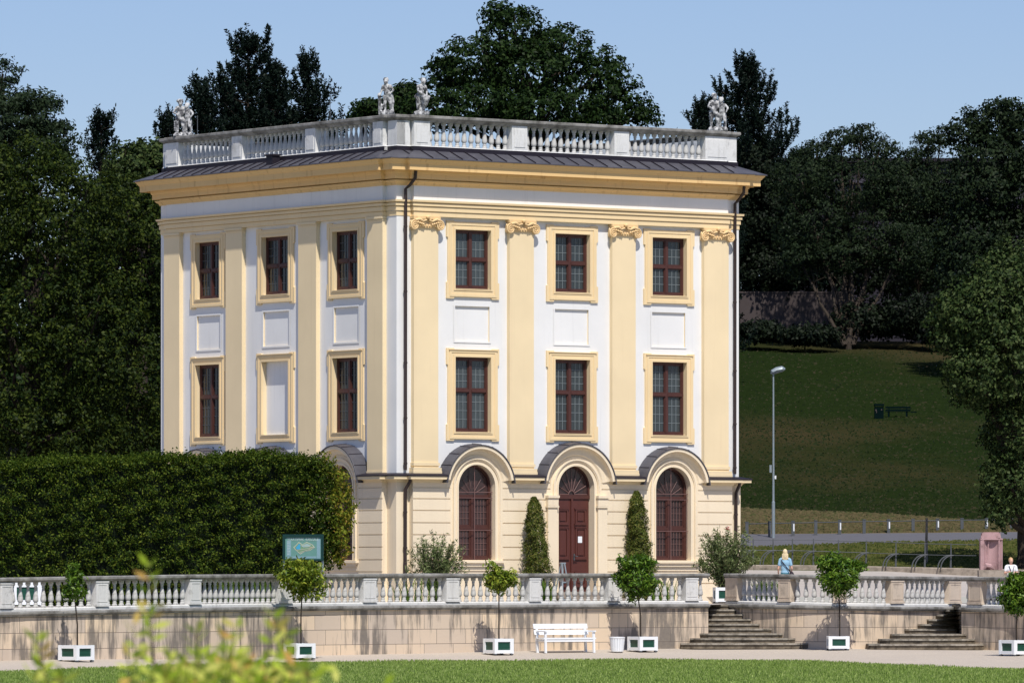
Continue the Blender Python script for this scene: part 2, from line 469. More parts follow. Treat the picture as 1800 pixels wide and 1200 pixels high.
def pine(label, px, D, topy, H, halfw, lean=0, group=None, dens=1.0, bare=.12, tuft=.42, name='pine_tree', power=.62):
    X = PX(px, D); ztop = ZY(topy, D); z = ztop - H
    t = thing(name, label, 'tree', (X, D, z), 0, group)
    mb = MB()
    mb.tube([(0,0,-.5), (lean*.4,0,H*.5), (lean,0,H*.98)], [.38, .24, .04], 8)
    tp = []; td = []
    nlev = int(H*1.15*dens)
    for i in range(nlev):
        f = bare + (1-bare)*(i+.5)/nlev*.985
        br = halfw*min(1, (1-f)*1.9+.015)**power
        nb = random.randint(4, 6); a0 = random.uniform(0, 6.28)
        for k in range(nb):
            a = a0 + 6.283*k/nb + random.uniform(-.4,.4); zz = H*f + random.uniform(-.3,.3)
            L_ = br*random.choice((.5,.7,.85,1.0,1.3)); pts = []
            for q in range(6):
                u = q/5; pts.append(Vector((lean*f + math.cos(a)*L_*u, math.sin(a)*L_*u, zz - L_*.05*u + L_*.30*u*u)))
            mb.tube(pts, [.07*(1-.8*q/5)*min(1, L_/2+.3) for q in range(6)], 5)
            m_ = max(2, int(L_*2.1*dens/tuft*.55))
            for j in range(m_):
                u = .25 + .75*j/max(1, m_-1); i0 = min(4, int(u*5)); c = pts[i0].lerp(pts[i0+1], u*5-i0)
                for e in range(3):
                    side = Vector((-math.sin(a), math.cos(a), 0))*random.uniform(-1, 1)*(.38*L_*(1-u)+.30)
                    tp.append(c + side + Vector((0,0,random.uniform(-.05,.40)))); td.append((math.cos(a)*.5, math.sin(a)*.5, 1.1))
    for _ in range(5): tp.append(Vector((lean, 0, H)) + Vector((random.uniform(-.12,.12), random.uniform(-.12,.12), random.uniform(-.9,.1)))); td.append((0,0,1.5))
    mb.obj('trunk', M['bark'], t, smooth=True)
    tp = np.array([tuple(v) for v in tp]); td = np.array(td)
    n = 34; m = len(tp)
    ax = td*np.array([.55,.55,1.0]) + rng.normal(size=td.shape)*.18; ax /= np.linalg.norm(ax, axis=1, keepdims=True)
    ln = tuft*rng.uniform(.7, 1.9, m)
    c = np.repeat(tp, n, 0) + np.repeat(ax*ln[:,None], n, 0)*rng.uniform(-.1, 1, (m*n,1))
    d = rng.normal(size=(len(c),3))*.75 + np.repeat(ax, n, 0)*.75
    d /= np.linalg.norm(d, axis=1, keepdims=True)
    s = np.cross(d, rng.normal(size=d.shape)); s /= np.linalg.norm(s, axis=1, keepdims=True)
    l = (tuft*.55*rng.uniform(.5, 1.0, len(c)))[:,None]; w_ = tuft*.085
    V = np.stack([c, c + d*l*.5 + s*w_, c + d*l, c + d*l*.5 - s*w_], axis=1)
    quads_obj('crown', V, M['lf_pine'], t)
    return t

# ------------------------------------------------------------------ the ground
TH = R(36.0); CT, ST = math.cos(TH), math.sin(TH)
D0 = 191.2; X0 = PX(697, D0); L = 13.4; ZB = 1.58        # near corner of the pavilion
def sR(px, d=0.0):
    q = (px-900)/F
    return (q*(D0-CT*d) - X0 - ST*d)/(CT - ST*q)
def sL(px, d=0.0):
    q = (px-900)/F
    return (q*(D0-ST*d) - X0 + CT*d)/(-ST - CT*q)
def sheet(name, xs, ys, zf, mat, kind='structure'):
    mb = MB(); nx, ny = len(xs), len(ys)
    mb.v = [(x, y, zf(x, y)) for y in ys for x in xs]
    mb.f = [(j*nx+i, j*nx+i+1, (j+1)*nx+i+1, (j+1)*nx+i) for j in range(ny-1) for i in range(nx-1)]
    mb.m = [0]*len(mb.f)
    o = mb.obj(name, mat, smooth=True, norm=False); tag(o, kind=kind); return o

# terrace wall line: photograph column -> distance, height of its top and of its foot
WL = [(-700,150),(-350,158),(0,168),(167,170.2),(333,173),(560,178.6),(728,181.5),(867,183.6),(1100,187),(1180,188.1),(1245,188.8)]
WR = [(1690,187.7),(1731,186.7),(1800,184.8),(1950,178),(2300,160),(2700,150)]
BA = [(1276,191.3),(1287,190.8),(1306,190.1),(1325,189.6),(1361,188.8),(1392,188.2),(1421,187.8),(1475,187.3),(1528,187.7),(1558,188.2),(1588,188.8),(1611,189.2),(1643,190.0),(1673,190.8),(1688,191.3)]
def ztop(px): return interp(px, [-700,0,333,728,1276,1421,1559,1690,1800,2700], [2.38,2.40,2.49,2.525,2.53,2.49,2.45,2.43,2.41,2.30])
def zfoot(px): return interp(px, [-700,0,333,728,1100,1800,2700], [.12,.16,.25,.28,.29,.22,.12])
LE = [(-900,140),(-350,151),(0,158),(167,165),(333,171),(560,175.3),(728,178),(922,179.4),(1180,181.6),(1421,178.4),(1593,169.5),(1800,162),(2300,148),(2900,138)]

sheet('lawn', [-400,-200,-100,-50,-25,-12,0,12,25,50,100,200,400], [-150,-60,0,60,110,140,155,170,185,200], lambda x, y: 0.0, M['lawn'])
# gravel path strip: from the lawn edge up to the foot of the wall
mb = MB(); cols = []
for px in list(range(-900, 2901, 50)):
    de = interp(px, [a for a,_ in LE], [b for _,b in LE])
    allw = [(a,b) for a,b in WL] + [(1421,188.6),(1540,188.6)] + WR
    dw = interp(px, [a for a,_ in allw], [b for _,b in allw]) + 5.5
    row = []
    for k in range(9):
        t = k/8; d = de + (dw-de)*t
        hh = interp(t, [0,.02,.6,1], [.006,.02,zfoot(px),zfoot(px)+.01])
        row.append((PX(px, d), d, hh))
    cols.append(row)
nk = 9
for row in cols: mb.v += row
for i in range(len(cols)-1):
    for k in range(nk-1):
        mb.f.append((i*nk+k, (i+1)*nk+k, (i+1)*nk+k+1, i*nk+k+1)); mb.m.append(0)
tag(mb.obj('gravel_path', M['gravel'], smooth=True), kind='structure')

# terrace floor bounded by the wall line
mb = MB(); fr = []
for px, d in WL + BA + WR: fr.append((PX(px, d), d + .15))
fr = [(-400, 150)] + fr + [(400, 150)]
for (xa, ya), (xb, yb) in zip(fr[:-1], fr[1:]):
    mb.add([(xa,ya,ZB),(xb,yb,ZB),(xb,200,ZB),(xa,200,ZB)], [(0,1,2,3)])
tag(mb.obj('terrace_floor', M['paving']), kind='structure')
# rising ground behind, split by use
def strip(name, fn0, fn1, xs, mat, dz=0, n=8):
    mb = MB(); k = n+1
    for x in xs:
        a, b = fn0(x), fn1(x)
        for j in range(k):
            d = a + (b-a)*j/n; mb.v.append((x, d, TZ(x, d)+dz))
    for i in range(len(xs)-1):
        for j in range(n): mb.f.append((i*k+j, (i+1)*k+j, (i+1)*k+j+1, i*k+j+1)); mb.m.append(0)
    o = mb.obj(name, mat, smooth=True); tag(o, kind='structure'); return o
xs_ = [-400,-200,-120,-80,-60,-45,-30,-20,-15,-10,-5,0,4,6,8,10,12,14,16,18,20,24,28,34,42,52,70,100,150,250,400]
sh = lambda x: .12*max(-20, min(40, x-8))
strip('rising_pavement', lambda x: 198, lambda x: 206.6, xs_, M['paving'], .006)
cl = lambda x: max(-30, min(45, x-8.5))
lo_ = lambda x: 217+.55*cl(x)
hi_ = lambda x: 224.8+.28*cl(x)
dr_ = lambda x: max(229, 242-1.0*cl(x))
strip('lower_lawn', lambda x: 206.5, lambda x: lo_(x)+.2, xs_, M['lawn2'])
strip('asphalt_path', lo_, lambda x: hi_(x)+.15, xs_, M['asphalt'], .012)
strip('dry_verge', hi_, lambda x: max(hi_(x)+1.5, dr_(x)+.6*math.sin(x*1.3)), xs_, M['dry'], .004)
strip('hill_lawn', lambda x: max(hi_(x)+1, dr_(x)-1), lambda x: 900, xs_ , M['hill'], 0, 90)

# ------------------------------------------------------------------ the pavilion
pav = thing('pavilion', 'three storey white and cream pavilion with roof balustrade behind the terrace', 'building', (X0, D0, ZB), TH)
def TR(s, d, z): return (s, -d, z-ZB)
def TL(s, d, z): return (-d, s, z-ZB)
jR, jL = sR(727.5, .15), sL(672.3, .15)
def poly(p, inset=0, jr=jR, jl=jL):
    a, b = 0+inset, L-inset
    return [(a,a),(jr,a),(jr,a-p),(L-jr,a-p),(L-jr,a),(b,a),(b,jr),(b+p,jr),(b+p,L-jr),(b,L-jr),(b,b),(L-jr,b),(L-jr,b+p),(jr,b+p),(jr,b),(a,b),(a,L-jl),(a-p,L-jl),(a-p,jl),(a,jl)]
def loop_sweep(mb, pl, prof, m=0, closed=True, skip=None):
    n = len(pl); k = len(prof); o = len(mb.v)
    for i in range(n):
        p = Vector(pl[i]); a = Vector(pl[i-1]); b = Vector(pl[(i+1) % n])
        d1 = (p-a).normalized(); d2 = (b-p).normalized()
        n1 = Vector((d1.y, -d1.x)); n2 = Vector((d2.y, -d2.x))
        if not closed and i == 0: n1 = n2
        if not closed and i == n-1: n2 = n1
        off = n1 + n2 if abs(n1.dot(n2)) < .01 else n1
        for d, z in prof:
            q = p + off*d; mb.v.append((q.x, q.y, z-ZB))
    for i in range(n if closed else n-1):
        for j in range(k-1):
            A = o+i*k+j; B = o+((i+1) % n)*k+j
            mb.f.append((A, B, B+1, A+1)); mb.m.append(m)
    if not closed:
        for e in (0, n-1):
            mb.f.append(tuple(o+e*k+j for j in range(k))); mb.m.append(m)

upR = [(sR(798.5), sR(861)), (sR(974), sR(1035)), (sR(1144.8), sR(1205))]
upL = [(sL(631.5), sL(587)), (sL(509.3), sL(462.5)), (sL(388.2), sL(346))]
Z_UW = (11.37, 13.20); Z_LW = (6.93, 9.25); Z_PN = (9.74, 10.83)
Z0W = 5.60
def rect(a, b, z0, z1): return [(a,z0),(b,z0),(b,z1),(a,z1)]
wall = MB()
for T, ups in ((TR, upR), (TL, upL)):
    holes = []
    for i, (a, b) in enumerate(ups):
        holes += [rect(a, b, *Z_UW), rect(a, b, *Z_LW)]
    zn, rn = 5.21, .82
    outl = [(0, Z0W)]
    for c in sorted((a+b)/2 for a, b in ups):
        q0 = math.asin((Z0W-zn)/rn)
        for k in range(13):
            q = math.pi-q0-(math.pi-2*q0)*k/12; outl.append((c+rn*math.cos(q), zn+rn*math.sin(q)))
    outl += [(L, Z0W), (L, 14.06), (0, 14.06)]
    wall.plate(outl, holes + [rect(a+.02, b-.02, *Z_PN) for a, b in ups], 0, T, .26, mh=1)
    for i, (a, b) in enumerate(ups):
        wall.add([T(*p) for p in ((a+.02,-.045,Z_PN[0]),(b-.02,-.045,Z_PN[0]),(b-.02,-.045,Z_PN[1]),(a+.02,-.045,Z_PN[1]))], [(0,1,2,3)])
        # thin raised fillet round the sunk panel
        wall.plate(rect(a-.03, b+.03, Z_PN[0]-.05, Z_PN[1]+.05), [rect(a+.02, b-.02, *Z_PN)], .018, T, .02)
a, b = upL[1]
wall.add([TL(a,-.13,Z_LW[0]),TL(b,-.13,Z_LW[0]),TL(b,-.13,Z_LW[1]),TL(a,-.13,Z_LW[1])], [(0,1,2,3)])
wall.add([(L,0,Z0W-ZB),(L,L,Z0W-ZB),(L,L,14.06-ZB),(L,0,14.06-ZB)], [(0,1,2,3)])
wall.add([(0,L,Z0W-ZB),(L,L,Z0W-ZB),(L,L,14.06-ZB),(0,L,14.06-ZB)], [(0,1,2,3)])
wall.obj('wall', [M['white'], M['cream']], pav, norm=False)

# entablature: architrave, frieze, cornice swept right round, broken forward over the pilasters
pe = poly(.15)
mb = MB()
loop_sweep(mb, pe, [(-.2,13.56),(.015,13.56),(.015,13.695),(-.01,13.70),(-.01,13.718),(.045,13.718),(.045,13.85),(.01,13.855),(.01,13.873),(.08,13.873),(.08,13.955),(.03,13.96),(.03,13.975),(.12,13.99),(.13,14.05),(-.02,14.065)])
mb.obj('architrave', M['trim'], pav)
mb = MB(); loop_sweep(mb, pe, [(0,14.05),(0,14.56)]); mb.obj('frieze', M['white'], pav)
mb = MB()
loop_sweep(mb, pe, [(-.02,14.50),(.035,14.50),(.06,14.56),(.13,14.61),(.15,14.65),(.04,14.652),(.04,14.69),(.21,14.69),(.21,14.84),(.23,14.86),(.25,14.92),(.26,14.985),(.46,14.985),(.47,14.94),(.50,14.94),(.50,15.12),(.53,15.15),(.56,15.20),(.61,15.26),(.61,15.285),(-.1,15.30)])
mb.obj('cornice', M['ochre'], pav)
mb = MB()
loop_sweep(mb, pe, [(.55,15.287),(.655,15.275),(.655,15.305),(-.06,15.60),(-.06,15.68)])
rf = mb.obj('roof_skirt', M['lead'], pav)
mb = MB()
k = 0; s = .25
while s < L-.2:                                   # standing seams
    for T in (TR, TL):
        dd = .15 if .6 < s < L-.6 else 0
        q = [T(s-.014,.66+dd,15.305),T(s+.014,.66+dd,15.305),T(s+.014,-.05+dd,15.60),T(s-.014,-.05+dd,15.60)]
        mb.add(q + [(x,y,z+.03) for x,y,z in q], [(0,1,2,3),(4,5,6,7),(0,1,5,4),(1,2,6,5),(3,0,4,7)])
    s += .56
mb.obj('seams', M['dlead'], rf)
mb = MB(); loop_sweep(mb, poly(.15, .045), [(0,15.56),(.03,15.58),(.03,15.715),(0,15.72)]); mb.obj('flashing', M['dlead'], pav)

sv = sL(478, .4); mb = MB(); mb.box((sv-.18,.22,15.36),(sv+.18,.50,15.72), T=TL); mb.box((sv-.22,.18,15.721),(sv+.22,.54,15.77), T=TL); mb.obj('roof_vent', M['dlead'], rf)
for T, s_r in ((TL, sL(664, -.1)), (TL, sL(571, -.1)), (TL, sL(338, -.1)), (TR, sR(1262, -.2))):
    mb = MB(); mb.tube([T(s_r, -.3, 16.65), T(s_r, -.3, 17.35 if s_r > .6 else 18.0)], .012, 5); mb.obj('lightning_rod', M['iron'], pav)
# low metal roof behind the balustrade
mb = MB(); h0, h1 = 15.55-ZB, 16.05-ZB
mb.add([(.3,.3,h0),(L-.3,.3,h0),(L-.3,L-.3,h0),(.3,L-.3,h0),(L/2,L/2,h1)], [(0,1,4),(1,2,4),(2,3,4),(3,0,4)])
mb.obj('roof', M['zinc'], pav)

# roof balustrade
par = bpy.data.objects.new('roof_balustrade', None); C.objects.link(par); par.parent = pav
pp = poly(.12, .05)
mb = MB(); loop_sweep(mb, pp, [(-.42,15.60),(0.03,15.60),(.03,15.70),(0,15.745),(-.30,15.75)]); mb.obj('plinth', M['roofstone'], par)
mb = MB(); loop_sweep(mb, pp, [(-.36,16.49),(-.02,16.49),(0,16.53),(.03,16.55),(.085,16.575),(.10,16.60),(.10,16.665),(.085,16.68),(-.38,16.705)])
mb.add([(.5,.5,16.49-ZB)]*1, []); mb.obj('coping', M['coping'], par)
prR = [(0,'c',728),(728,'p',756),(900,'p',927),(1080,'p',1106),(1240,'p',1281),(1281,'c',1300)]
prL = [(697,'c',672.5),(672.5,'p',655),(554,'p',536),(425,'p',407),(313,'p',290),(290,'c',284)]
gR, gL = [], []
mb = MB()
def pier(mb, T, a, b, d, pan=True):
    mb.box((a,-.36,15.74),(b,d,16.50), T=T)
    if pan:
        w_ = b-a
        if w_ > .4:
            mb.box((a+.09,d,15.84),(b-.09,d+.015,16.40), T=T)
for T, lst, sf, g in ((TR, prR, sR, gR), (TL, prL, sL, gL)):
    for px0, ty, px1 in lst:
        d = .07 if ty == 'p' else -.05
        a = sf(px0, .07) if px0 else .05; b = sf(px1, .07)
        if ty == 'c': a = max(a, .05); b = min(b, L-.05)
        if ty == 'c' and px0 in (0, 697): b = jR if T is TR else jL; a = .05
        if ty == 'c' and px0 in (1281, 290): b = L-.05
        mb = MB(); pier(mb, T, a, b, d - (.002 if T is TL else 0), ty == 'p'); mb.obj('pier', M['roofstone'], par)
        if ty == 'p': g.append((a, b))
mb = MB()
mb.box((L-.36,.4,15.74-ZB),(L-.06,L-.06,16.50-ZB)); mb.box((.4,L-.36,15.74-ZB),(L-.37,L-.06,16.50-ZB))
mb.obj('rear_parapet', M['stone'], par)
def bal_profile(h, r):
    P_ = [(.95,0),(.95,.06),(.74,.08),(.66,.12),(.76,.15),(.64,.18),(.52,.205),(.92,.25),(1.0,.31),(.96,.38),(.74,.52),(.52,.66),(.42,.77),(.56,.79),(.58,.825),(.46,.84),(.74,.88),(.92,.92),(.92,1.0)]
    return [(a*r, b*h) for a, b in P_]
mb = MB(); mb.lathe(bal_profile(.745, .088), 12)
b0 = mb.obj('baluster', M['balus'], par, smooth=True); first = True
for T, g in ((TR, gR), (TL, gL)):
    for (a0, a1), (c0, c1) in zip(g[:-1], g[1:]):
        span = c0 - a1; n = round(span/.262)
        for i in range(n):
            s = a1 + span*(i+.5)/n
            o = b0 if first else b0.copy()
            if not first: C.objects.link(o)
            first = False
            o.parent = par
            x, y, z = T(s, -.13, 15.745); o.location = (x, y, z)

# pilasters
def volute(mb, T, s, d, z, r, sgn):
    pts = []
    for i in range(40):
        q = i/39*2.25*2*math.pi
        rr = r*(1-.86*i/39)
        pts.append(T(s + sgn*rr*math.sin(q)*-1, d + .03 + .02*i/39, z + rr*math.cos(q)))
    mb.tube(pts, [r*.19*(1-.55*i/39) for i in range(40)], 6)
    disc = [T(s + r*.95*math.cos(k*math.pi/8), d, z + r*.95*math.sin(k*math.pi/8)) for k in range(16)]
    disc2 = [T(s + r*.85*math.cos(k*math.pi/8), d+.035, z + r*.85*math.sin(k*math.pi/8)) for k in range(16)]
    mb.add(disc + disc2, [tuple(range(16, 32))] + [(k, (k+1) % 16, 16+(k+1) % 16, 16+k) for k in range(16)])
pilR = [(sR(a,.15), sR(b,.15)) for a, b in ((727.5,770.5),(896,938.5),(1076.5,1117.5),(1238,1281))]
pilL = [(sL(a,.15), sL(b,.15)) for a, b in ((672.3,645),(555.5,524),(425,396.4),(315,288))]
for (a, b) in pilR:
    m_ = MB(); m_.box((a,0,5.95),(b,.149,13.57), T=TR)
    # attic base
    m_.box((a-.03,0,5.86),(b+.03,.19,5.95), T=TR); m_.box((a+.0,0,5.80),(b,.165,5.86), T=TR)
    m_.box((a-.07,0,5.70),(b+.07,.23,5.80), T=TR); m_.box((a-.08,0,5.60),(b+.08,.24,5.70), T=TR)
    p_ = m_.obj('pilaster', M['cream'], pav)
    cp = MB(); zc = 13.26
    cp.box((a-.05,.0,13.47),(b+.05,.22,13.555), T=TR)
    cp.box((a+.02,.0,13.20),(b-.02,.19,13.35), T=TR)
    # egg row and swags
    for k in range(9):
        s = a + .06 + (b-a-.12)*k/8
        cp.lathe([(.0,-.05),(.035,-.02),(.035,.02),(0,.05)], 6, c=TR(s, .20, 13.27))
    for sg, sc in ((1, a-.015), (-1, b+.015)):
        volute(cp, TR, sc, .20, zc+.02, .155, sg)
        cp.tube([TR(sc+sg*.02, .22, 13.43), TR(sc+sg*.16, .25, 13.46), TR(sc+sg*.30, .24, 13.40), TR((a+b)/2-sg*.04, .24, 13.44)], [.045,.05,.035,.03], 6)
        # side volutes under the abacus corner
        cp.tube([TR(sc-sg*.05, .10+.02*math.cos(k*.8), zc+.02+.12*math.sin(k*.8)) for k in range(8)], .045, 6)
        for k in range(4): cp.lathe([(0,-.04),(.04,0),(0,.05)], 6, c=TR(sc+sg*(.1+.07*k), .26, 13.36-.02*k))
    cp.lathe([(0,-.05),(.06,-.02),(.07,.02),(.03,.06),(0,.07)], 8, c=TR((a+b)/2, .26, 13.52))
    cp.obj('capital', M['capital'], p_, smooth=True)
for (a, b) in pilL:
    m_ = MB(); m_.box((a,0,5.70),(b,.149,13.57), T=TL); m_.box((a-.01,0,5.60),(b+.01,.165,5.70), T=TL)
    p_ = m_.obj('pilaster', M['cream'], pav)
    cp = MB(); cp.box((a-.03,0,13.49),(b+.03,.19,13.555), T=TL); cp.box((a-.012,.0,13.43),(b+.012,.165,13.46), T=TL)
    cp.obj('capital', M['cream'], p_)

# sash windows
def slab(mb, outer, hole, d0, d1, T, m=0):
    mb.plate(outer, [hole] if hole else [], d1, T, d1-d0, m)
    n = len(outer)
    mb.add([T(p[0], d1, p[1]) for p in outer] + [T(p[0], d0, p[1]) for p in outer], [(i, (i+1) % n, n+(i+1) % n, n+i) for i in range(n)], m)
def surround(T, a, b, z0, z1, side, top, bot, top_crown):
    mb = MB(); e = .055
    op = rect(a, b, z0, z1)
    A, B_ = a-side, b+side; Z1, Z0 = z1+top, z0-bot
    # eared outline
    out = [(A,Z0+.06),(A-e,Z0+.06),(A-e,Z0+.62),(A,Z0+.62),(A,Z1-.62),(A-e,Z1-.62),(A-e,Z1-.03),(A-e,Z1),(A+.22,Z1),(A+.26,Z1+.035),(B_-.26,Z1+.035),(B_-.22,Z1),(B_+e,Z1),(B_+e,Z1-.62),(B_,Z1-.62),(B_,Z0+.62),(B_+e,Z0+.62),(B_+e,Z0+.06),(B_+e,Z0),(B_-.20,Z0),(B_-.22,Z0+.055),(A+.22,Z0+.055),(A+.20,Z0),(A-e,Z0)]
    out = out[2:] + out[:2]
    out = [(A-e,Z0),(A-e,Z0+.5),(A,Z0+.52),(A,Z1-.52),(A-e,Z1-.5),(A-e,Z1),(A+.22,Z1),(A+.25,Z1-.03),(B_-.25,Z1-.03),(B_-.22,Z1),(B_+e,Z1),(B_+e,Z1-.5),(B_,Z1-.52),(B_,Z0+.52),(B_+e,Z0+.5),(B_+e,Z0),(B_-.22,Z0),(B_-.25,Z0+.05),(A+.25,Z0+.05),(A+.22,Z0)]
    slab(mb, out, op, 0, .055, T)
    f = .06
    slab(mb, rect(a-f, b+f, z0-f, z1+f), op, .055, .035+.04, T)                 # inner bead
    g0, g1 = side*.80, side*.55
    slab(mb, rect(a-g0, b+g0, z0-bot*.8, z1+top*.72), rect(a-g1, b+g1, z0-bot*.55, z1+top*.5), .055, .072, T)
    if top_crown:
        mb.box((A+.02,.055,Z1-.06),(B_-.02,.095,Z1-.032), T=T)
    mb.box((a-.0,-.03,z0-.02),(b+.0,.085,z0+.0), T=T)
    return mb
def sash(T, a, b, z0, z1, tr, par_, cols=3, rows=4):
    mb = MB(); d0, d1 = -.17, -.11
    fw = .075; zt = z0 + (z1-z0)*tr; xm = (a+b)/2
    mb.box((a,d0,z0),(a+fw,d1,z1), T=T); mb.box((b-fw,d0,z0),(b,d1,z1), T=T)
    mb.box((a+fw,d0,z1-fw),(b-fw,d1,z1), T=T); mb.box((a+fw,d0,z0),(b-fw,d1,z0+fw*1.1), T=T)
    mb.box((xm-.05,d0,z0+fw*1.1),(xm+.05,d1+.012,z1-fw), T=T)
    mb.box((a+fw,d0,zt-.045),(xm-.05,d1+.025,zt+.045), T=T); mb.box((xm+.05,d0,zt-.045),(b-fw,d1+.025,zt+.045), T=T)
    for (u0,u1) in ((a+fw, xm-.05), (xm+.05, b-fw)):
        for (v0,v1) in ((z0+fw*1.1, zt-.045), (zt+.045, z1-fw)):
            c_ = .035
            mb.box((u0,d0,v0),(u0+c_,d1-.015,v1), T=T); mb.box((u1-c_,d0,v0),(u1,d1-.015,v1), T=T)
            mb.box((u0+c_,d0,v0),(u1-c_,d1-.015,v0+c_), T=T); mb.box((u0+c_,d0,v1-c_),(u1-c_,d1-.015,v1), T=T)
    fr_ = mb.obj('sash_frame', M['wooddk'], par_)
    g = MB(); g.add([T(a+.02,-.16,z0+.02),T(b-.02,-.16,z0+.02),T(b-.02,-.16,z1-.02),T(a+.02,-.16,z1-.02)], [(0,1,2,3)])
    g.obj('glass', M['glass' if T is TR else 'glassd'], par_)  # left face takes the copy with shade in its colour
    c = MB(); t = .008
    for (u0,u1) in ((a+fw+.035, xm-.085), (xm+.085, b-fw-.035)):
        for (v0,v1) in ((z0+fw*1.1+.035, zt-.08), (zt+.08, z1-fw-.035)):
            for k in range(1, cols): x = u0+(u1-u0)*k/cols; c.box((x-t,-.158,v0),(x+t,-.145,v1), T=T)
            for k in range(1, rows): z = v0+(v1-v0)*k/rows; c.box((u0,-.157,z-t),(u1,-.147,z+t), T=T)
    c.obj('glazing_bars', M['cames' if T is TR else 'iron'], par_)  # left-face bars darkened too, that side's shade put into their colour
for T, ups in ((TR, upR), (TL, upL)):
    for i, (a, b) in enumerate(ups):
        m_ = surround(T, a, b, *Z_UW, .27, .27, .31, False); wn = m_.obj('window', M['trim'], pav)
        sash(T, a, b, *Z_UW, .50, wn, rows=3)
        m_ = surround(T, a, b, *Z_LW, .27, .27, .28, True); wn = m_.obj('window', M['trim'], pav)
        if T is TL and i == 1: wn['label'] = 'blind window filled with white render'
        else: sash(T, a, b, *Z_LW, .555, wn)

# ---- ground storey: set-back corners, projecting block, round arches
ZC = 5.21; RO = .70
cR = [(a+b)/2 for a, b in upR]; cL = [(a+b)/2 for a, b in upL]
def arch_pts(c, r, zb, n=22, zc=ZC):
    return [(c-r, zb)] + [(c + r*math.cos(math.pi*(1-k/n)), zc + r*math.sin(math.pi*(1-k/n))) for k in range(n+1)] + [(c+r, zb)]
DP, DRc = .24, .04
jRb, jLb = sR(726, DP), sL(671, DP)
base = MB()
for T, cs, j in ((TR, cR, jRb), (TL, cL, jLb)):
    holes = []
    for i, c in enumerate(cs):
        zb = 1.95 if (T is TR and i == 1) else 2.95
        holes.append(arch_pts(c, RO, zb))
    outl = [(j, ZB-.3), (L-j, ZB-.3), (L-j, 5.45)]
    for c in sorted(cs)[::-1]:
        rb_ = 1.12; q0 = math.asin((5.45-ZC)/rb_)
        for k in range(17):
            q = q0+(math.pi-2*q0)*k/16; outl.append((c+rb_*math.cos(q), ZC+rb_*math.sin(q)))
    outl.append((j, 5.45))
    base.plate(outl, holes, DP-.03, T, .34)
    e = DRc
    base.add([T(-e if 1 else 0,DRc,ZB-.3), T(j,DRc,ZB-.3), T(j,DRc,5.45), T(-e,DRc,5.45)], [(0,1,2,3)])
    base.add([T(L-j,DRc,ZB-.3), T(L+e,DRc,ZB-.3), T(L+e,DRc,5.45), T(L-j,DRc,5.45)], [(0,1,2,3)])
    for s in (j, L-j):
        base.add([T(s,DRc,ZB-.3), T(s,DP-.03,ZB-.3), T(s,DP-.03,5.45), T(s,DRc,5.45)], [(0,1,2,3)])
base.add([(L+.04,-.04,-.3),(L+.04,L+.04,-.3),(L+.04,L+.04,3.87),(L+.04,-.04,3.87)], [(0,1,2,3)])
base.add([(-.04,L+.04,-.3),(L+.04,L+.04,-.3),(L+.04,L+.04,3.87),(-.04,L+.04,3.87)], [(0,1,2,3)])
# rustication: courses standing proud with open joints
zj = [ZB-.3, 2.22, 2.585, 2.96, 3.35, 3.73, 4.10, 4.48, 4.84, 5.18, 5.40]
for T, cs, j in ((TR, cR, jRb), (TL, cL, jLb)):
    ed = [j-.001]
    for c in cs: ed += [c-1.0, c+1.0]
    ed.append(L-j+.001)
    for q in range(0, len(ed), 2):
        for z0, z1 in zip(zj[:-1], zj[1:]):
            g = .017
            a_, b_2 = ed[q], ed[q+1]
            base.box((a_, DRc if q in (0, len(ed)-2) else DP-.06, z0+g), (b_2, DP, z1-(g if z1 < 5.4 else 0)), T=T)
bo = base.obj('base_wall', M['base'], pav)

def arch_sweep(mb, T, c, prof, a0, n=28, zc=ZC):
    """prof: (radius, d) swept over the arch from angle a0 to pi-a0"""
    k = len(prof); o = len(mb.v)
    for i in range(n+1):
        q = math.pi - a0 - (math.pi-2*a0)*i/n
        for r, d in prof: mb.v.append(T(c + r*math.cos(q), d, zc + r*math.sin(q)))
    for i in range(n):
        for j in range(k-1):
            mb.f.append((o+i*k+j, o+(i+1)*k+j, o+(i+1)*k+j+1, o+i*k+j+1)); mb.m.append(0)
    for e in (0, n):
        mb.f.append(tuple(o+e*k+j for j in range(k))); mb.m.append(0)
# string cornice between the arches
RH = [1.28, 1.38, 1.28]
cor_prof = [(-.06,5.34),(.03,5.34),(.05,5.40),(.10,5.43),(.22,5.435),(.25,5.44),(.25,5.535),(-.1,5.54)]
mb = MB()
def local_path(side, a, b):
    """polyline pieces along the base block edge on a face, from s=a to s=b"""
    return None
def seg_pts(T, cs, j, Rs):
    cuts = []
    for c, r in zip(cs, Rs):
        h = math.sqrt(r*r - (5.44-ZC)**2); cuts.append((c-h+.03, c+h-.03))
    return cuts
cutR = seg_pts(TR, cR, jRb, RH); cutL = seg_pts(TL, cL, jLb, [1.28]*3)
dd = DP
path = [(-dd, cutL[0][0]), (-dd, jLb), (-DRc, jLb), (-DRc, -DRc), (jRb, -DRc), (jRb, -dd), (cutR[0][0], -dd)]
paths = [path]
for i in (0, 1):
    paths.append([(cutR[i][1], -dd), (cutR[i+1][0], -dd)])
    paths.append([(-dd, cutL[i+1][0]), (-dd, cutL[i][1])])
paths.append([(cutR[2][1], -dd), (L-jRb, -dd), (L-jRb, -DRc), (L+DRc, -DRc), (L+DRc, L/2)])
paths.append([(L/2, L+DRc), (-DRc, L+DRc), (-DRc, L-jLb), (-dd, L-jLb), (-dd, cutL[2][1])])
